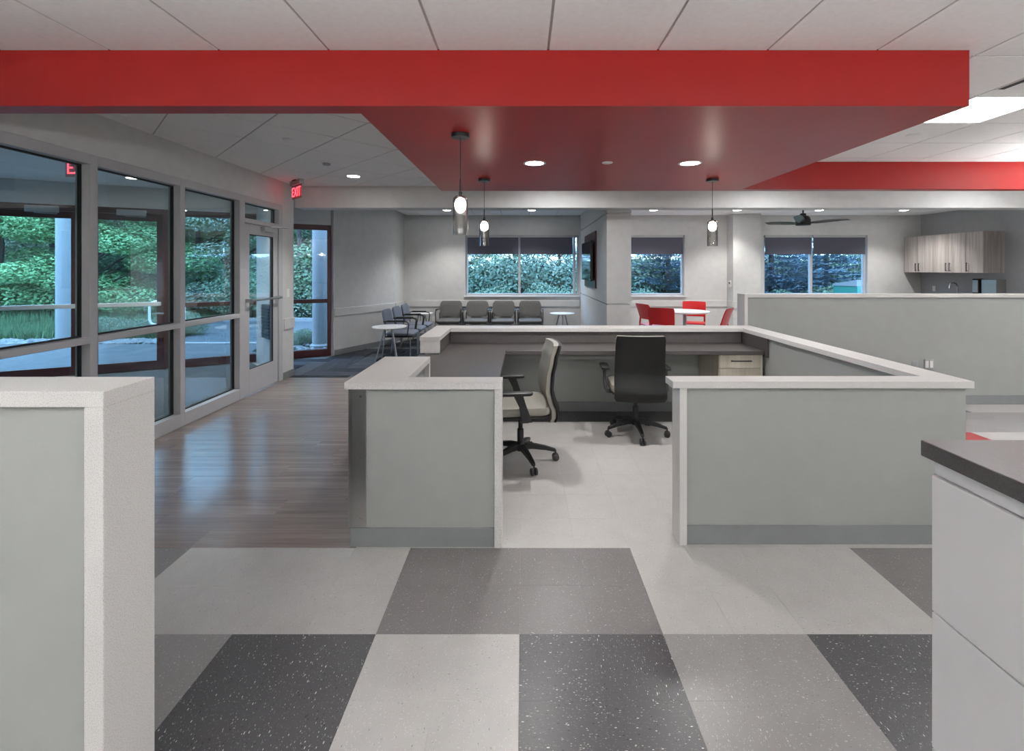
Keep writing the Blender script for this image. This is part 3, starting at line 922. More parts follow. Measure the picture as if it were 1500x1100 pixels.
# ================================================================== PENDANTS AND DOWNLIGHTS
def pendant(label, x, y):
    t = thing('pendant_lamp', label, 'pendant lamp', (x,y,SOF), 0, 'smoked glass pendants under the red soffit')
    MB().lathe([(.058,-.026),(.061,-.022),(.061,-.004),(.061,-.0005)], n=32).build('canopy', M['blackmetal'], t, smooth=True)
    MB().tube([(0,0,-.026),(0,0,-.36)], .0025, 8).build('cord', M['black'], t)
    MB().lathe([(.004,-.30),(.0055,-.31),(.0055,-.385),(.012,-.39),(.012,-.425),(.008,-.428)], n=16).build('stem', M['blackmetal'], t, smooth=True)
    gp = MB()
    n = 40; rings = []
    for r_,z in ((.014,-.412),(.034,-.416),(.046,-.428),(.050,-.445),(.050,-.50),(.050,-.56),(.050,-.62),(.050,-.675),(.0475,-.675),(.0475,-.50),(.0475,-.446),(.043,-.431),(.033,-.420),(.014,-.416)):
        rings.append([( (r_+.0009*math.sin(i*5*2*math.pi/n*2+z*60))*math.cos(2*math.pi*i/n), (r_+.0009*math.sin(i*10*2*math.pi/n+z*60))*math.sin(2*math.pi*i/n), z) for i in range(n)])
    gp.loft(rings, False); gp.build('glass_shade', M['smoke'], t, smooth=True)
    sp = MB().lathe([(.004,-.522),(.022,-.516),(.035,-.50),(.039,-.482),(.037,-.462),(.028,-.444),(.016,-.434),(.010,-.428)], n=24)
    sp.build('globe_bulb', M['globe'], t, smooth=True)
pendant('pendant with smoked glass cylinder at the entrance end of the soffit, above the lower counter', -.42, 3.12)
pendant('pendant with smoked glass cylinder in front of the waiting room window', -.39, 4.68)
pendant('pendant with smoked glass cylinder above the drawer pedestal corner of the desk', 1.91, 4.68)

def downlight(label, x, y, z, power, group, r=.085, cone=115, col=(1,.98,.96)):
    t = thing('recessed_downlight', label, 'ceiling light', (x,y,z), 0, group)
    MB().lathe([(r,-.0005),(r+.012,-.0008),(r+.012,-.004),(r-.002,-.006),(r-.008,-.004),(r-.008,-.0005)], n=32).build('trim_ring', M['white'], t, smooth=True)
    MB().lathe([(r-.009,-.0006),(r-.009,-.003)], n=32).build('lens', M['led'], t)
    ld = bpy.data.lights.new('downlight_lamp','SPOT'); ld.energy = power; ld.spot_size = R(cone); ld.spot_blend = .7
    ld.shadow_soft_size = .07; ld.color = col
    lo = bpy.data.objects.new('downlight_lamp', ld); COL.objects.link(lo); lo.parent = t; lo.location = (0,0,-.02)
    return t
downlight('round downlight in the red soffit nearer the side-on office chair', .10,3.975,SOF,SPOT_W,'downlights in the red soffit')
downlight('round downlight in the red soffit nearer the drawer pedestal', 1.43,3.975,SOF,SPOT_W,'downlights in the red soffit')
downlight('round downlight in the tiled corridor ceiling near the exit sign', -2.22,6.08,CEIL,SPOT_BACK,None)
downlight('added round fill downlight in the vestibule ceiling by the dark red doors', -5.2,6.2,CEIL,SPOT_BACK,'added vestibule downlights')  # both vestibule downlights are added to brighten the dark vestibule
downlight('added round fill downlight in the vestibule ceiling by the inner glass door', -4.2,6.55,CEIL,SPOT_BACK*.6,'added vestibule downlights')
for x,lab in ((-1.57,'round ceiling downlight of the waiting room nearest the angled wall'),(.18,'round ceiling downlight of the waiting room beside the wing wall')):
    downlight(lab, x,9.6,CEIL,SPOT_BACK,'back room downlights')
for x,lab in ((2.70,'round ceiling downlight above the red chairs, beside the wing wall'),(4.43,'round ceiling downlight in front of the pilaster'),
              (6.13,'round ceiling downlight beside the black ceiling fan'),(7.88,'round ceiling downlight in front of the wood cabinets')):
    downlight(lab, x,9.6,CEIL,SPOT_BACK,'back room downlights')
# sprinkler covers, detectors
def disc(name, label, cat, x, y, z, r, h, m, group=None):
    return tag(MB().lathe([(r,-.0005),(r,-h*.6),(r*.86,-h),(.002,-h)], (0,0,0), 28).build(name, m, smooth=True), label, cat, group), (x,y,z)
for nm,lab,cat,x,y,z,r,h in (('sprinkler_cover','white sprinkler cover plate in the red soffit between two downlights','sprinkler',.72,3.95,SOF,.045,.008),
        ('sprinkler_cover','pale sprinkler cover plate in the diagonal ceiling tiles','sprinkler',-2.20,4.35,CEIL,.05,.008),
        ('sprinkler_cover','sprinkler cover plate in the corridor ceiling beside the soffit corner','sprinkler',-1.36,6.15,CEIL,.045,.008),
        ('sprinkler_cover','pale sprinkler cover plate in the ceiling beyond the bright troffer','sprinkler',3.53,4.20,CEIL,.055,.008)):
    o,p = disc(nm,lab,cat,x,y,z,r,h,M['white']); o.location = p
sd = thing('smoke_detector','round smoke detector on the diagonal ceiling tiles','smoke detector',(-2.23,5.27,CEIL))
MB().lathe([(.065,-.0005),(.065,-.012),(.05,-.016),(.002,-.016)], n=28).build('base', M['white'], sd, smooth=True)
MB().lathe([(.042,-.0165),(.042,-.034),(.03,-.042),(.002,-.042)], n=28).build('sensor', M['greymetal'], sd, smooth=True)
# troffers: one in view, the others added unseen as fill
for k,(x,y) in enumerate(TR):
    c = tr_cells[k]; cx, cy = GX0+(c[0]+.5)*G, GY0+(c[1]+.5)*G
    lab = 'bright square ceiling troffer beside the red soffit' if cx < 5 else 'added square fill troffer between the red beam and the right wall'
    if cy > 5: lab = ('added fill troffer hidden in the ceiling bay behind the red soffit, entrance end','added fill troffer hidden in the ceiling bay behind the red soffit, middle','added fill troffer hidden in the ceiling bay behind the red beam, right wall end')[k-2]
    t = thing('ceiling_troffer', lab, 'ceiling light', (cx,cy,CEIL), 0, 'square troffers in the tile ceiling')
    f = MB(); a, b = G/2-.004, G/2-.022
    for q in ((-a,a,-a,-b),(-a,a,b,a),(-a,-b,-b,b),(b,a,-b,b)): f.box(q[0],q[1],q[2],q[3],-.003,.0045)
    f.build('frame', M['white'], t, bevel=.001)
    MB().box(-b,b,-b,b,.001,.0045).build('lens', M['troffer'], t)
# unseen suspended linear lamps, added over the office side to brighten the room
for x,y,lab in ((-1.6,-.15,'added white linear fill lamp over the white-capped half wall'),(1.9,-.15,'added white linear fill lamp over the file cabinet counter'),
        (5.9,.9,'added white linear fill lamp toward the right wall'),(-1.6,-2.0,'added white linear fill lamp along the near wall, storefront side'),
        (1.9,-2.0,'added white linear fill lamp along the near wall, counter side'),(5.9,-1.7,'added white linear fill lamp along the near wall, right corner'),
        (6.7,4.35,'added white linear fill lamp between the troffers and the red beam')):
    t = thing('fill_linear_lamp', lab, 'pendant lamp', (x,y,CEIL), 0, 'added fill lamps over the office side')
    MB().box(-1.22,1.22,-.045,.045,-.735,-.685).build('housing', M['white'], t, bevel=.003)
    MB().box(-1.20,1.20,-.038,.038,-.6845,-.682).build('upper_lens', M['fill_up'], t)
    MB().box(-1.20,1.20,-.038,.038,-.738,-.7355).build('lower_lens', M['fill_down'], t)
    for xx in (-1.0,1.0): MB().tube([(xx,0,-.682),(xx,0,-.0005)], .002, 6).build('cable', M['greymetal'], t)
# slot diffuser
sl = thing('slot_diffuser','dark slot air diffuser in the white tile ceiling','air vent',(3.225,2.0,CEIL))
MB().box(-.03,.03,0,1.15,-.004,-.0005).build('frame', M['white'], sl)
MB().box(-.02,.02,.02,1.13,-.006,-.0042).build('slot', M['gasket'], sl)

# ceiling fan
fan = thing('ceiling_fan','black three-blade ceiling fan in the cafe','ceiling fan',(5.16,8.55,CEIL))
MB().lathe([(.055,-.0005),(.055,-.03),(.02,-.05),(.014,-.055)], n=24).build('canopy', M['blackmetal'], fan, smooth=True)
MB().tube([(0,0,-.05),(0,0,-.22)], .013, 12).build('downrod', M['blackmetal'], fan)
MB().lathe([(.03,-.19),(.05,-.195),(.05,-.235),(.09,-.245),(.112,-.27),(.125,-.32),(.125,-.405),(.12,-.412),(.002,-.412)], n=28).build('motor_housing', M['blackmetal'], fan, smooth=True)
for a in (R(-8),R(112),R(232)):
    rings = []
    for r_,w_,z_,tw in ((.11,.03,-.365,.45),(.22,.055,-.355,.42),(.42,.066,-.335,.38),(.62,.062,-.318,.34),(.78,.05,-.312,.30)):
        c,s = math.cos(a), math.sin(a)
        def pt_(q,h): return (c*r_ - s*w_*q, s*r_ + c*w_*q, z_ + w_*q*tw + h)
        rings.append([pt_(-1,-.004),pt_(1,-.004),pt_(1,.004),pt_(-1,.004)])
    MB().loft(rings).build('blade', M['blackmetal'], fan, bevel=.002)

# ================================================================== SCREEN ON THE WING WALL
rp = tag(MB().box(1.275,1.2995,8.20,9.62,1.205,2.225).build('accent_panel', M['redframe'], bevel=.003), 'dark red backing panel on the wing wall behind the screen', 'panel')
tv = thing('television','black flat screen mounted over the red panel on the wing wall','television',(1.2745,8.86,1.70))
MB().box(-.03,-.0005,-.25,.25,-.2,.2).build('mount', M['black'], tv)
MB().box(-.075,-.0305,-.60,.60,-.365,.365).build('bezel', M['black'], tv, bevel=.004)
MB().box(-.0765,-.0755,-.585,.585,-.35,.35).build('screen', M['screen'], tv)

# ================================================================== WAITING ROOM FURNITURE
def tag_new(t): return t
def waiting_chair(label, loc, rz, m_seat, m_back, group):
    t = thing('waiting_chair', label, 'chair', loc, rz, group)
    s = MB(); rings = []
    for e,z in ((.02,0),(.004,.014),(0,.03),(.004,.046),(.03,.06)):
        rings.append([(x,y_+.02,.405+z-(max(0,y_-.16)**2)*1.8) for x,y_ in rrect(.50-2*e,.48-2*e,.05)])
    s.loft(rings); s.build('seat', m_seat, t, smooth=True)
    rings = []
    N = 9
    for k in range(N):
        u = k/(N-1); z = .50+u*.34
        hw_ = .245 - .012*abs(2*u-1)**3 - (.035 if k in (0,N-1) else (.008 if k in (1,N-2) else 0))
        yb = -.215 - .075*u
        th = .022 if 0<k<N-1 else .012
        xs_ = [-1,-.9,-.5,0,.5,.9,1]
        fr_ = [(x*hw_, yb + th*(1 if abs(x)<1 else .5) + .02*x*x, z) for x in xs_]
        bk_ = [(x*hw_, yb - th*(1 if abs(x)<1 else .5) + .02*x*x, z) for x in xs_[::-1]]
        rings.append(fr_+bk_)
    MB().loft(rings).build('backrest', m_back, t, smooth=True)
    MB().box(-.235,.235,-.20,.225,.385,.404).build('seat_frame', M['black'], t, bevel=.004)
    for sx in (-1,1):
        x = sx*.268
        MB().tube([(x,.215,.0025),(x,.215,.39)], .011, 8).build('leg', M['greymetal'], t, smooth=True)
        MB().tube([(x,-.27,.0025),(x,-.22,.39)], .011, 8).build('leg', M['greymetal'], t, smooth=True)
        MB().tube([(x,-.215,.395),(x,.20,.395)], .011, 8).build('side_rail', M['black'], t, smooth=True)
        MB().tube([(sx*.25,-.215,.395),(sx*.25,-.222,.56),(sx*.243,-.24,.60)], .010, 8).build('back_post', M['black'], t, smooth=True)
        ar = MB(); ar.tube([(x,.16,.40),(x,.19,.60),(x,.17,.645),(x,.11,.655),(x,-.20,.655),(x-sx*.01,-.245,.65)], .010, 8)
        a_ = ar.build('armrest', M['black'], t, smooth=True)
        ap = MB(); cushion(ap, .045,.30,.018,.02,.006,.660,(x,-.03)); ap.build('arm_pad', M['black'], a_, smooth=True)
    return t
gb = 'waiting chairs under the back window'
for x,l in ((-1.60,'gray waiting chair under the back window, at the angled wall end of the row'),
            (-1.01,'gray waiting chair under the back window, second from the angled wall end'),
            (-.43,'gray waiting chair under the back window, third from the angled wall end'),
            (.16,'gray waiting chair under the back window, at the wing wall end of the row')):
    waiting_chair(l, (x,10.10,0), R(180), M['seatgrey'], M['seatgrey'], gb)
gl_ = 'gray chairs along the angled wall'
for y_,l in ((8.16,'gray armchair along the angled wall, next to the taller round table'),
            (8.78,'gray armchair along the angled wall, middle of three'),
            (9.40,'gray armchair along the angled wall, nearest the back window wall')):
    waiting_chair(l, (-2.13,y_,0), R(-90), M['seatdaylit'], M['seatdaylit'], gl_)
def side_table(label, x, y_, rot, r=.275, h_=.62):
    t = thing('side_table', label, 'table', (x,y_,0), rot, 'round white side tables in the waiting room')
    MB().lathe([(r-.012,h_-.022),(r-.002,h_-.016),(r,h_-.008),(r-.003,h_)], n=40).build('tabletop', M['tabletop'], t, smooth=True)
    MB().lathe([(.11,h_-.0345),(.11,h_-.0225)], n=24).build('mount_plate', M['greymetal'], t)
    for k in range(3):
        a = k*2*math.pi/3; c,s = math.cos(a), math.sin(a)
        MB().tube([(c*.075,s*.075,h_-.036),(c*.235,s*.235,.006)], .013, 10, .010).build('leg', M['greymetal'], t, smooth=True)
side_table('round white side table at the corridor end of the chairs along the angled wall', -2.17,7.55,R(-40))
side_table('round white side table in the corner between the two chair rows', -2.20,10.05,R(30),.25,.60)
side_table('round white side table beside the wing wall', .85,10.02,R(-90),.27,.60)

# cafe table and red chairs
tb = thing('cafe_table','round white pedestal table among the red chairs','table',(3.12,8.95,0))
MB().lathe([(.43,.712),(.455,.72),(.46,.73),(.457,.742)], n=56).build('tabletop', M['tabletop'], tb, smooth=True)
MB().lathe([(.10,.70),(.10,.7115)], n=24).build('mount_plate', M['greymetal'], tb)
MB().lathe([(.035,.03),(.035,.699)], n=20).build('pedestal', M['greymetal'], tb, smooth=True)
MB().lathe([(.27,.002),(.27,.012),(.06,.029),(.02,.0295)], n=40).build('foot', M['greymetal'], tb, smooth=True)
def red_chair(label, x, y_, rz):
    t = thing('red_chair', label, 'chair', (x,y_,0), rz, 'red plastic cafe chairs')
    s = MB(); rings = []
    for e,z in ((.012,0),(0,.008),(0,.02),(.012,.028)):
        rings.append([(x_,q+.02,.425+z) for x_,q in rrect(.43-2*e,.43-2*e,.04)])
    s.loft(rings); s.build('seat', M['redplastic'], t, smooth=True)
    rings = []; N = 9
    for k in range(N):
        u = k/(N-1); z = .555+u*.305
        hw_ = .235 - .012*(1-u) - (.012 if k in (0,N-1) else 0)
        yb = -.185 - .075*u - .03*u*u; th = .011 if 0<k<N-1 else .006
        xs_ = [-1,-.6,-.2,.2,.6,1]
        rings.append([(q*hw_, yb+th+.035*q*q, z + (.006*(1-q*q) if k==N-1 else 0)) for q in xs_] + [(q*hw_, yb-th+.035*q*q, z + (.006*(1-q*q) if k==N-1 else 0)) for q in xs_[::-1]])
    MB().loft(rings).build('backrest', M['redplastic'], t, smooth=True)
    for sx in (-1,1):
        MB().beam((sx*.205,-.175,.435),(sx*.205,-.152,.60),.018,.012,(0,1,0)).build('back_post', M['redplastic'], t, bevel=.004)
        MB().beam((sx*.20,.205,.43),(sx*.215,.23,.001),.016,.016,(0,1,0)).build('leg', M['redplastic'], t, bevel=.004)
        MB().beam((sx*.20,-.17,.43),(sx*.215,-.24,.001),.016,.016,(0,1,0)).build('leg', M['redplastic'], t, bevel=.004)
red_chair('red plastic chair showing its back, in front of the white round table', 2.55,8.42,R(-28))
red_chair('red plastic chair facing the table from the wing wall side', 2.60,9.28,R(-72))
red_chair('red plastic chair on the window side of the round table', 3.54,9.60,R(160))
red_chair('red plastic chair on the pilaster side of the round table', 3.45,8.33,R(52))

# ================================================================== CAFE CABINETS
CX = 8.60
ys_ = [10.47, 10.11, 9.75, 9.39, 9.03, 8.67]
def cab(y1, y0, doors, label):
    t = thing('wall_cabinet', label, 'cabinet', (CX,y0,1.475), 0, 'wood-grain wall cabinets in the cafe')
    MB().box(.02,.398,.001,y1-y0-.001,0,.785).build('body', M['cabwood'], t, bevel=.001)
    W_ = (y1-y0)/doors
    for k in range(doors):
        d = MB().box(0,.018,k*W_+.002,(k+1)*W_-.002,.001,.784).build('door', M['cabwood'], t, bevel=.002)
        yy = (W_-.04 if k == 0 else W_+.04) if doors == 2 else W_-.04
        hb = MB(); hb.tube([(-.028,yy,.03),(-.028,yy,.20)], .007, 8)
        for z in (.045,.185): hb.tube([(-.028,yy,z),(0,yy,z)], .005, 8)
        hb.build('handle', M['blackmetal'], d, smooth=True)
cab(10.47,9.745,2,'two-door wood-grain wall cabinet in the corner by the back wall')
cab(9.743,9.02,2,'two-door wood-grain wall cabinet in the middle of the run')
cab(9.018,8.67,1,'single-door wood-grain wall cabinet at the open end of the run')
bc = thing('base_cabinet','gray base cabinet run below the black cafe counter','cabinet',(8.35,7.2,0))
MB().box(.02,.645,0,3.29,.10,.955).build('body', M['cabwood'], bc)
MB().box(.08,.645,0,3.29,.001,.099).build('toe_kick', M['base'], bc)
for k in range(5): MB().box(0,.019,k*.658+.003,(k+1)*.658-.003,.105,.95).build('door', M['cabwood'], bc, bevel=.002)
tag(MB().box(8.20,8.998,7.18,10.49,.9555,.995).build('countertop', M['blackmetal'], bevel=.003),'black countertop below the wood-grain wall cabinets','countertop')
fa = thing('faucet','chrome gooseneck faucet on the black counter','faucet',(8.82,9.42,.9955))
MB().lathe([(.026,.0),(.026,.01),(.014,.014),(.014,.05)], n=18).build('base', M['chrome'], fa, smooth=True)
pts = [(0,0,.04),(0,0,.19)] + [(-.085+.085*math.cos(a),0,.19+.085*math.sin(a)) for a in [R(20*k) for k in range(1,10)]] + [(-.17,0,.15)]
MB().tube(pts, .011, 10).build('spout', M['chrome'], fa, smooth=True)
MB().tube([(0,.0,.06),(0,-.07,.09)], .006, 8).build('lever', M['chrome'], fa)
sd_ = thing('soap_dispenser','black and steel soap dispenser on the wall beside the faucet','dispenser',(8.998,9.12,1.06))
MB().box(-.11,-.001,-.075,.075,0,.30).build('body', M['black'], sd_, bevel=.02)
MB().box(-.118,-.1105,-.055,.055,.03,.27).build('front_cover', M['steel'], sd_, bevel=.002)
td = thing('towel_dispenser','steel paper towel dispenser on the wall beside the soap dispenser','dispenser',(8.998,8.78,1.03))
MB().box(-.19,-.001,-.14,.14,0,.32).build('body', M['steel'], td, bevel=.006)
MB().box(-.15,-.05,-.10,.10,-.012,-.0005).build('outlet_lip', M['black'], td)
on = thing('wall_outlet','white outlet under the wood-grain cabinets','outlet',(8.999,10.16,1.12))
MB().box(-.006,-.0005,-.036,.036,-.058,.058).build('plate', M['white'], on, bevel=.002)
for z in (-.024,.024): MB().box(-.008,-.0062,-.014,.014,z-.014,z+.014).build('socket', M['white'], on)
# wall switches
sw = thing('light_switch','white light switch on the wall end beside the glass door','switch',(XL+.0005,6.62,1.21))
MB().box(0,.006,-.036,.036,-.06,.06).build('plate', M['white'], sw, bevel=.002)
MB().box(.0062,.011,-.016,.016,-.033,.033).build('rocker', M['white'], sw, bevel=.001)
th_ = thing('thermostat','small white thermostat on the side of the pilaster','thermostat',(4.6145,10.33,1.22))
MB().box(-.02,-.0005,-.05,.05,-.07,.07).build('housing', M['white'], th_, bevel=.004)
MB().box(-.0215,-.0205,-.03,.03,-.0,.04).build('display', M['screen'], th_)
wo2 = thing('wall_outlet','white outlet low on the back wall beside the gray chairs','outlet',(-2.02,YB-.0005,.42))
MB().box(-.036,.036,-.006,0,-.058,.058).build('plate', M['white'], wo2, bevel=.002)
for z in (-.024,.024): MB().box(-.014,.014,-.008,-.0062,z-.014,z+.014).build('socket', M['white'], wo2)

# ================================================================== OUTSIDE
def rnd(a, b): return a + (b-a)*random.random()
# ground: lawn with a bank rising behind
gm = MB(); NXg, NYg = 44, 40
gx = [-60 + 110*i/NXg for i in range(NXg+1)]; gy = [1 + 69*(j/NYg)**1.5 for j in range(NYg+1)]
def gz(x, y):
    return -.06 + max(0, min(1.5, (math.hypot(x,y)-17)*.05))
vs = [(x,y,gz(x,y)) for y in gy for x in gx]
fs = []
for j in range(NYg):
    for i in range(NXg):
        a = j*(NXg+1)+i
        cx, cy = (gx[i]+gx[i+1])/2, (gy[j]+gy[j+1])/2
        fs.append((a,a+1,a+NXg+2,a+NXg+1))
gm.add(vs, fs); 
gz0 = gm.build('ground_lawn', M['lawn'], kind='structure')
# keep the lawn below the building slab
for v_ in gz0.data.vertices:
    if v_.co.y < 13 and v_.co.x > -12 and (v_.co.x > -4.5 or v_.co.y < 8): v_.co.z = -.3
MB().prism([OL(-11,.15),OL(-1.3,.15),(-5.15,8.6),(-5.3,9.7),(-15.0,9.7)], -.10, -.02).build('paving_plaza', M['pavers'], kind='structure')
MB().prism([(-7.25,9.9),(-4.9,9.9),(-3.4,10.9),(3.0,10.9),(3.0,14.0),(-9.9,14.0)], -.09, -.03).build('road', M['road'], kind='structure')
MB().prism([(-9.9,14.0),(3.0,14.0),(3.0,14.2),(-10.05,14.2)], -.09, .06).build('kerb', M['kerb'], kind='structure')
MB().prism([(-7.3,9.7),(-5.3,9.7),(-5.1,9.9),(-7.4,9.9)], -.09, -.005).build('kerb', M['kerb'], kind='structure')
# river rock beds
def rocks(label, fn, n, s0, s1):
    mb = MB()
    for _ in range(n):
        x, y_ = fn(); s = rnd(s0,s1); a = rnd(0,6.3)
        ico = []
        pts = [(0,0,1),(.9,0,.25),(.28,.86,.25),(-.73,.53,.25),(-.73,-.53,.25),(.28,-.86,.25),(.6,.5,-.4),(-.6,.5,-.4),(-.5,-.6,-.4),(.6,-.6,-.4)]
        ca, sa = math.cos(a), math.sin(a)
        sq = (rnd(.7,1.2),rnd(.6,1),rnd(.4,.7))
        vv = []
        for p_ in pts:
            px,py,pz = p_[0]*sq[0]*s*rnd(.85,1.1), p_[1]*sq[1]*s*rnd(.85,1.1), p_[2]*sq[2]*s
            vv.append((x+ca*px-sa*py, y_+sa*px+ca*py, -.04+pz+.4*sq[2]*s))
        mb.add(vv, [(0,1,2),(0,2,3),(0,3,4),(0,4,5),(0,5,1),(1,6,2),(2,6,7),(2,7,3),(3,7,8),(3,8,4),(4,8,5),(5,8,9),(5,9,1),(1,9,6)])
    o = mb.build('river_rocks', M['rock']); o['kind'] = 'stuff'
    tag(o, label, 'rocks')
def rock_a():
    while True:
        x, y_ = rnd(-5.05,-3.35), rnd(8.0,10.7)
        n = -(x-PR.x)*UY+(y_-PR.y)*UX
        if n > .22 and math.hypot(x+4.12,y_-9.45) > .30 and (x-(-3.38))*nx+(y_-8.30)*ny > .25: return x, y_
def rock_b():
    while True:
        x, y_ = rnd(-14.5,-7.5), rnd(9.76,10.25)
        if math.hypot(x+9.81,y_-9.95) > .33: return x, y_
rocks('bed of pale river rocks outside the waiting room window', lambda: rock_a(), 1000, .03, .08)
rocks('band of pale river rocks between brick paving and grassy bank', lambda: rock_b(), 1000, .04, .10)
# grass blades on the bank
gbm = MB()
for _ in range(26000):
    x, y_ = rnd(-18,-7.6), 10.4 + 6.0*random.random()**1.3
    if x > -7.25 - (y_-9.9)*.66 - .15: continue
    z = gz(x,y_); hgt = rnd(.14,.34); a = rnd(0,6.3)
    dx,dy = math.cos(a)*.02, math.sin(a)*.02; lx,ly = rnd(-.1,.1), rnd(-.1,.1)
    gbm.add([(x-dx,y_-dy,z),(x+dx,y_+dy,z),(x+lx,y_+ly,z+hgt)], [(0,1,2)])
me = bpy.data.meshes.new('grass_tufts'); me.from_pydata(gbm.v,[],gbm.f); me.materials.append(M['grassblade'])
go = bpy.data.objects.new('grass_tufts', me); COL.objects.link(go); go['kind'] = 'stuff'
tag(go, 'tall ornamental grass on the bank beyond the brick paving', 'grass')

def foliage_mesh(name, m, blobs, n, size, flat=.0, seed=1):
    rg = random.Random(seed); vs = []; fs = []
    tot = sum(b[3]*b[4]*b[5] for b in blobs)
    for (cx,cy,cz,rx,ry,rz_) in blobs:
        k = max(20, int(n*rx*ry*rz_/tot)) if tot else n
        for _ in range(k):
            while True:
                p = (rg.uniform(-1,1),rg.uniform(-1,1),rg.uniform(-1,1)); q = p[0]**2+p[1]**2+p[2]**2
                if .08 < q < 1: break
            f = (q**.5)**-.45
            c = Vector((cx+p[0]*f*rx, cy+p[1]*f*ry, cz+p[2]*f*rz_))
            nrm = (Vector((p[0],p[1],p[2]+.4)) + Vector((rg.uniform(-1,1),rg.uniform(-1,1),rg.uniform(-1,1)))*.9).normalized()
            a = nrm.orthogonal().normalized(); a.rotate(Matrix.Rotation(rg.uniform(0,6.28),3,nrm)); b = nrm.cross(a)
            s = size*rg.uniform(.6,1.3)
            o = len(vs)
            vs += [tuple(c-a*s), tuple(c+b*s*.55+nrm*s*.1), tuple(c+a*s), tuple(c-b*s*.55+nrm*s*.1)]
            fs.append((o,o+1,o+2,o+3))
    me = bpy.data.meshes.new(name); me.from_pydata(vs,[],fs); me.materials.append(m); return me
def trunk_mb(h_, r_, seed):
    rg = random.Random(seed); mb = MB()
    top = h_
    pts = [(0,0,-.05),(.05,0,h_*.3),(-.03,.06,h_*.6),(.02,.0,top)]
    mb.tube(pts, r_, 8, r_*.35)
    for k in range(9):
        z = h_*rg.uniform(.2,.85); a = rg.uniform(0,6.28); L = rg.uniform(.9,2.2)
        mb.tube([(0,0,z),(math.cos(a)*L*.5,math.sin(a)*L*.5,z+L*.45),(math.cos(a)*L,math.sin(a)*L,z+L*.75)], r_*.4, 6, r_*.1)
    return mb
def crown(seed, h_, w_, low, k):
    rg = random.Random(seed); bl = []
    for _ in range(k):
        z = rg.uniform(low,h_); u = (z-low)/(h_-low); rr = w_*(math.sin(math.pi*min(1,.18+u*.8))**.7)
        a = rg.uniform(0,6.28); d = rr*rg.uniform(.2,.85); s = rg.uniform(.55,1.05)*w_*.42
        bl.append((math.cos(a)*d, math.sin(a)*d, z, s, s, s*.75))
    return bl
TRK = trunk_mb(6.0,.14,3).mesh('trunk', M['bark'])
TREES = {
 'broad': foliage_mesh('foliage', M['leaf_green'], crown(11,8.6,2.6,.6,34), 40000, .055, seed=4),
 'bright': foliage_mesh('foliage', M['leaf_bright'], crown(23,7.5,2.3,.9,30), 34000, .06, seed=5),
 'soft': foliage_mesh('foliage', M['leaf_soft'], crown(37,9.5,2.5,.4,32), 40000, .05, seed=6)}
def tree(kind, label, x, y_, s=1.0, rz=0):
    t = thing('leafy_tree', label, 'tree', (x,y_,gz(x,y_)-.02), rz, 'trees beyond the windows')
    t.scale = (s,s,s*.62)
    for nm,me in (('trunk',TRK),('foliage',TREES[kind])):
        o = bpy.data.objects.new(nm, me); COL.objects.link(o); o.parent = t
TL = {'broad':'dense mid green tree in the woods beyond the brick paving','bright':'bright green leafy tree standing on the grassy bank','soft':'pale gray-green tree in the woods beyond the brick paving'}
spots = []
for d,us,off in ((16.5,(-1.22,-1.06,-.90,-.75,-.61,-.48,-.36),0),(21.5,(-1.30,-1.15,-.99,-.83,-.69,-.55,-.43,-.32),1),(28,(-1.24,-1.10,-.97,-.84,-.71,-.58,-.46,-.34),2)):
    for i,u in enumerate(us):
        kd = ('broad','soft','broad','bright','soft')[(i+off*2)%5]
        spots.append((kd, u*d+rnd(-.4,.4), d+rnd(-1,1), 1.0+off*.22+rnd(-.08,.12), off))
spots += [('bright',-12.9,14.0,.90,0),('bright',-15.6,13.8,.95,0)]
ROW = ('front row of the woods','second row of the woods','rear of the woods')
for kd,x,y_,s,off in spots: tree(kd, {'broad':'dense mid green tree in the ','bright':'bright green leafy tree in the ','soft':'pale gray-green tree in the '}[kd]+ROW[off], x, y_, s, rnd(0,6.28))
for i,u in enumerate((-.22,-.12,-.02,.08,.18)): tree(('soft','broad')[i%2], ('pale','dense mid green')[i%2]+' tree behind the shrubs outside the waiting room window', u*18.5, 18.5+rnd(-1,1), .8, rnd(0,6.28))
for i,(u,d) in enumerate(((.20,24),(.28,20),(.36,23),(.45,20.5),(.53,24),(.62,22),(.72,25),(.80,22))): tree('soft', 'pale tree in the distance beyond the blue spruces', u*d, d, .8, rnd(0,6.28))
# shrubs
SH = foliage_mesh('foliage', M['leaf_shrub'], [(0,0,.55,.8,.8,.55),(.5,.2,.5,.55,.55,.5),(-.5,-.2,.5,.6,.55,.45),(0,.4,.8,.5,.5,.4)], 7500, .032, seed=9)
ST = MB()
for k in range(7):
    a = k*.9; ST.tube([(0,0,-.05),(math.cos(a)*.3,math.sin(a)*.3,.6)], .012, 5)
STm = ST.mesh('stems', M['bark'])
SHD = SH.copy(); SHD.materials[0] = M['leaf_hedge']
def shrub(label, x, y_, s, group):
    t = thing('leafy_shrub', label, 'shrub', (x,y_,max(-.06,gz(x,y_)-.03)), rnd(0,6.28), group)
    t.scale = (s,s,s)
    for nm,me in (('stems',STm),('foliage',SHD if s > 1.6 else SH)):
        o = bpy.data.objects.new(nm, me); COL.objects.link(o); o.parent = t
for i in range(6): shrub('rounded shrub outside the waiting room window', -2.6+i*.85+rnd(-.2,.2), 13.8+rnd(-.4,.4), .82+rnd(-.1,.2), 'shrubs outside the waiting room window')
for i in range(7): shrub('tall hedge shrub behind the rounded shrubs outside the waiting room window', -4.6+i*1.45+rnd(-.2,.2), 16.6+rnd(-.3,.3), 1.75+rnd(-.05,.3), 'tall hedge outside the waiting room window')
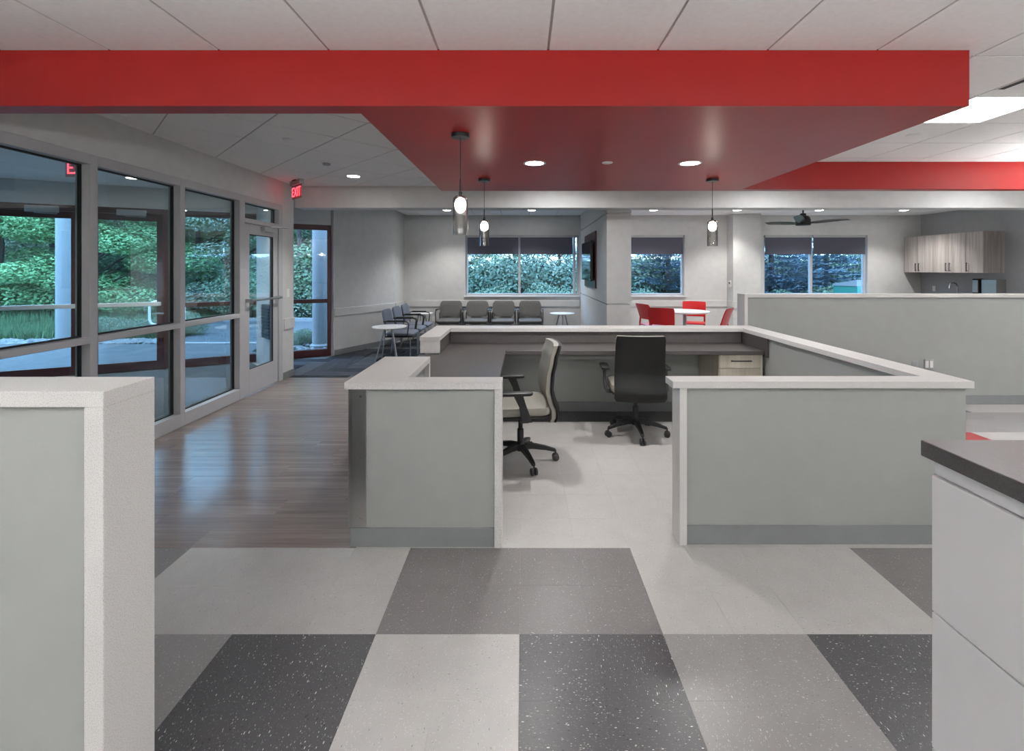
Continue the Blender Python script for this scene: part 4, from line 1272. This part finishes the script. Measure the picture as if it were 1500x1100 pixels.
for i in range(9): shrub('tall hedge shrub behind the blue spruces', 3.2+i*1.6+rnd(-.2,.2), 18.4+rnd(-.3,.3), 1.75+rnd(-.1,.25), 'tall hedge outside the cafe windows')
for i in range(7): shrub('rounded shrub among the blue spruces outside the cafe windows', 3.4+i*1.45+rnd(-.2,.2), 14.0+rnd(-.3,.4), .85+rnd(-.1,.15), 'shrubs outside the cafe windows')
shrub('small shrub on the river rocks outside the waiting room window', -4.62,9.72, .32, None)
for i in range(6):
    x,y_ = -9.9+i*.36, 10.9+rnd(-.15,.35); shrub('low shrub on the grassy bank behind the river rocks', x, y_, .42+rnd(-.06,.12), 'shrubs on the grassy bank')
for i in range(5):
    x,y_ = -9.4+i*1.3, 15.4+rnd(-.4,.4); shrub('dense shrub on the far side of the road', x, y_, 1.2+rnd(-.2,.2), 'shrubs across the road')
# spruces
def spruce_mesh():
    rg = random.Random(5); vs = []; fs = []
    H = 6.0
    for lv in range(30):
        z = .15 + H*lv/30; R_ = 2.0*(1-lv/30)**.9 + .1
        nb = max(5, int(15*(1-lv/34)))
        for b in range(nb):
            a = rg.uniform(0,6.28); L = R_*rg.uniform(.8,1.08); drop = rg.uniform(.05,.22)
            for q in range(int(12+L*26)):
                u = rg.uniform(.15,1); sx = rg.gauss(0,.10*(1.2-u)*max(.5,L))
                c = Vector((math.cos(a)*L*u - math.sin(a)*sx, math.sin(a)*L*u + math.cos(a)*sx, z - drop*u*L + .12*u*u*L + rg.uniform(-.03,.03)))
                dr_ = Vector((math.cos(a+rg.uniform(-.9,.9)), math.sin(a+rg.uniform(-.9,.9)), rg.uniform(-.1,.5))).normalized()
                pr = dr_.cross(Vector((rg.uniform(-.4,.4),rg.uniform(-.4,.4),1))).normalized()
                s = .10; o = len(vs)
                vs += [tuple(c-pr*.03), tuple(c+pr*.03), tuple(c+dr_*s*1.5+pr*.012), tuple(c+dr_*s*1.5-pr*.012)]
                fs.append((o,o+1,o+2,o+3))
    me = bpy.data.meshes.new('needles'); me.from_pydata(vs,[],fs); me.materials.append(M['leaf_spruce']); return me
SPm = spruce_mesh(); SPt = MB().tube([(0,0,-.05),(0,0,5.8)], .11, 8, .02).mesh('trunk', M['bark'])
for x,y_,s,l in ((4.75,15.2,.86,'blue spruce outside the single window behind the red chairs'),(8.35,15.6,1.0,'blue spruce outside the cafe window beside the pilaster'),
               (10.6,16.2,.95,'blue spruce outside the middle of the paired cafe window'),(7.0,15.0,.7,'low blue spruce outside the pilaster edge of the cafe window')):
    t = thing('blue_spruce', l, 'tree', (x,y_,-.05), rnd(0,6.28)); t.scale = (s,s,s)
    for nm,me in (('trunk',SPt),('needles',SPm)):
        o = bpy.data.objects.new(nm, me); COL.objects.link(o); o.parent = t
ub = thing('utility_box','green utility cabinet with pale sloped lid outside the cafe window','utility box',(9.75,13.6,-.06), R(20))
MB().box(-.45,.45,-.35,.35,0,1.12).build('cabinet', M['box_green'], ub, bevel=.01)
MB().prism([(-.35,1.12),(.35,1.12),(.35,1.18),(-.35,1.30)], -.47, .47).build('lid', M['column'], ub)
lid = [c for c in ub.children if c.name.startswith('lid')][0]; lid.rotation_euler = (R(90),0,R(90))
# entrance columns and the beam above them
def column(label, x, y_):
    t = thing('porch_column', label, 'column', (x,y_,-.05), 0, 'white entrance columns')
    MB().lathe([(.155,0.03),(.155,3.30)], n=28).build('shaft', M['column'], t, smooth=True)
    MB().lathe([(.20,0.0),(.20,.06),(.16,.09)], n=28).build('base', M['column'], t, smooth=True)
    MB().box(-.20,.20,-.20,.20,3.301,3.40).build('capital', M['column'], t)
column('white round column standing on the brick paving outside the entrance doors', -9.81,9.95)
column('white round column on the river rocks outside the waiting room window', -4.12,9.45)
tag(MB().beam((-10.7,10.03,3.55),(-3.9,9.42,3.55),.2,.195).build('porch_beam', M['column']),'white porch beam carried by the entrance columns','beam')
# tube railing outside
rl = thing('tube_railing','white tube hoop rail beside the entrance paving','railing',(-7.6,9.45,-.02), R(10))
pts = [(.32,0,.91),(.10,0,.91),(.03,0,.88),(0,0,.80),(0,0,.54),(.03,0,.46),(.10,0,.43),(.54,0,.43),(.61,0,.46),(.64,0,.54),(.64,0,.80),(.61,0,.88),(.54,0,.91),(.32,0,.91)]
MB().tube(pts, .022, 10).build('hoop', M['white'], rl, smooth=True)
MB().tube([(.32,0,0),(.32,0,.41)], .022, 10).build('post', M['white'], rl, smooth=True)
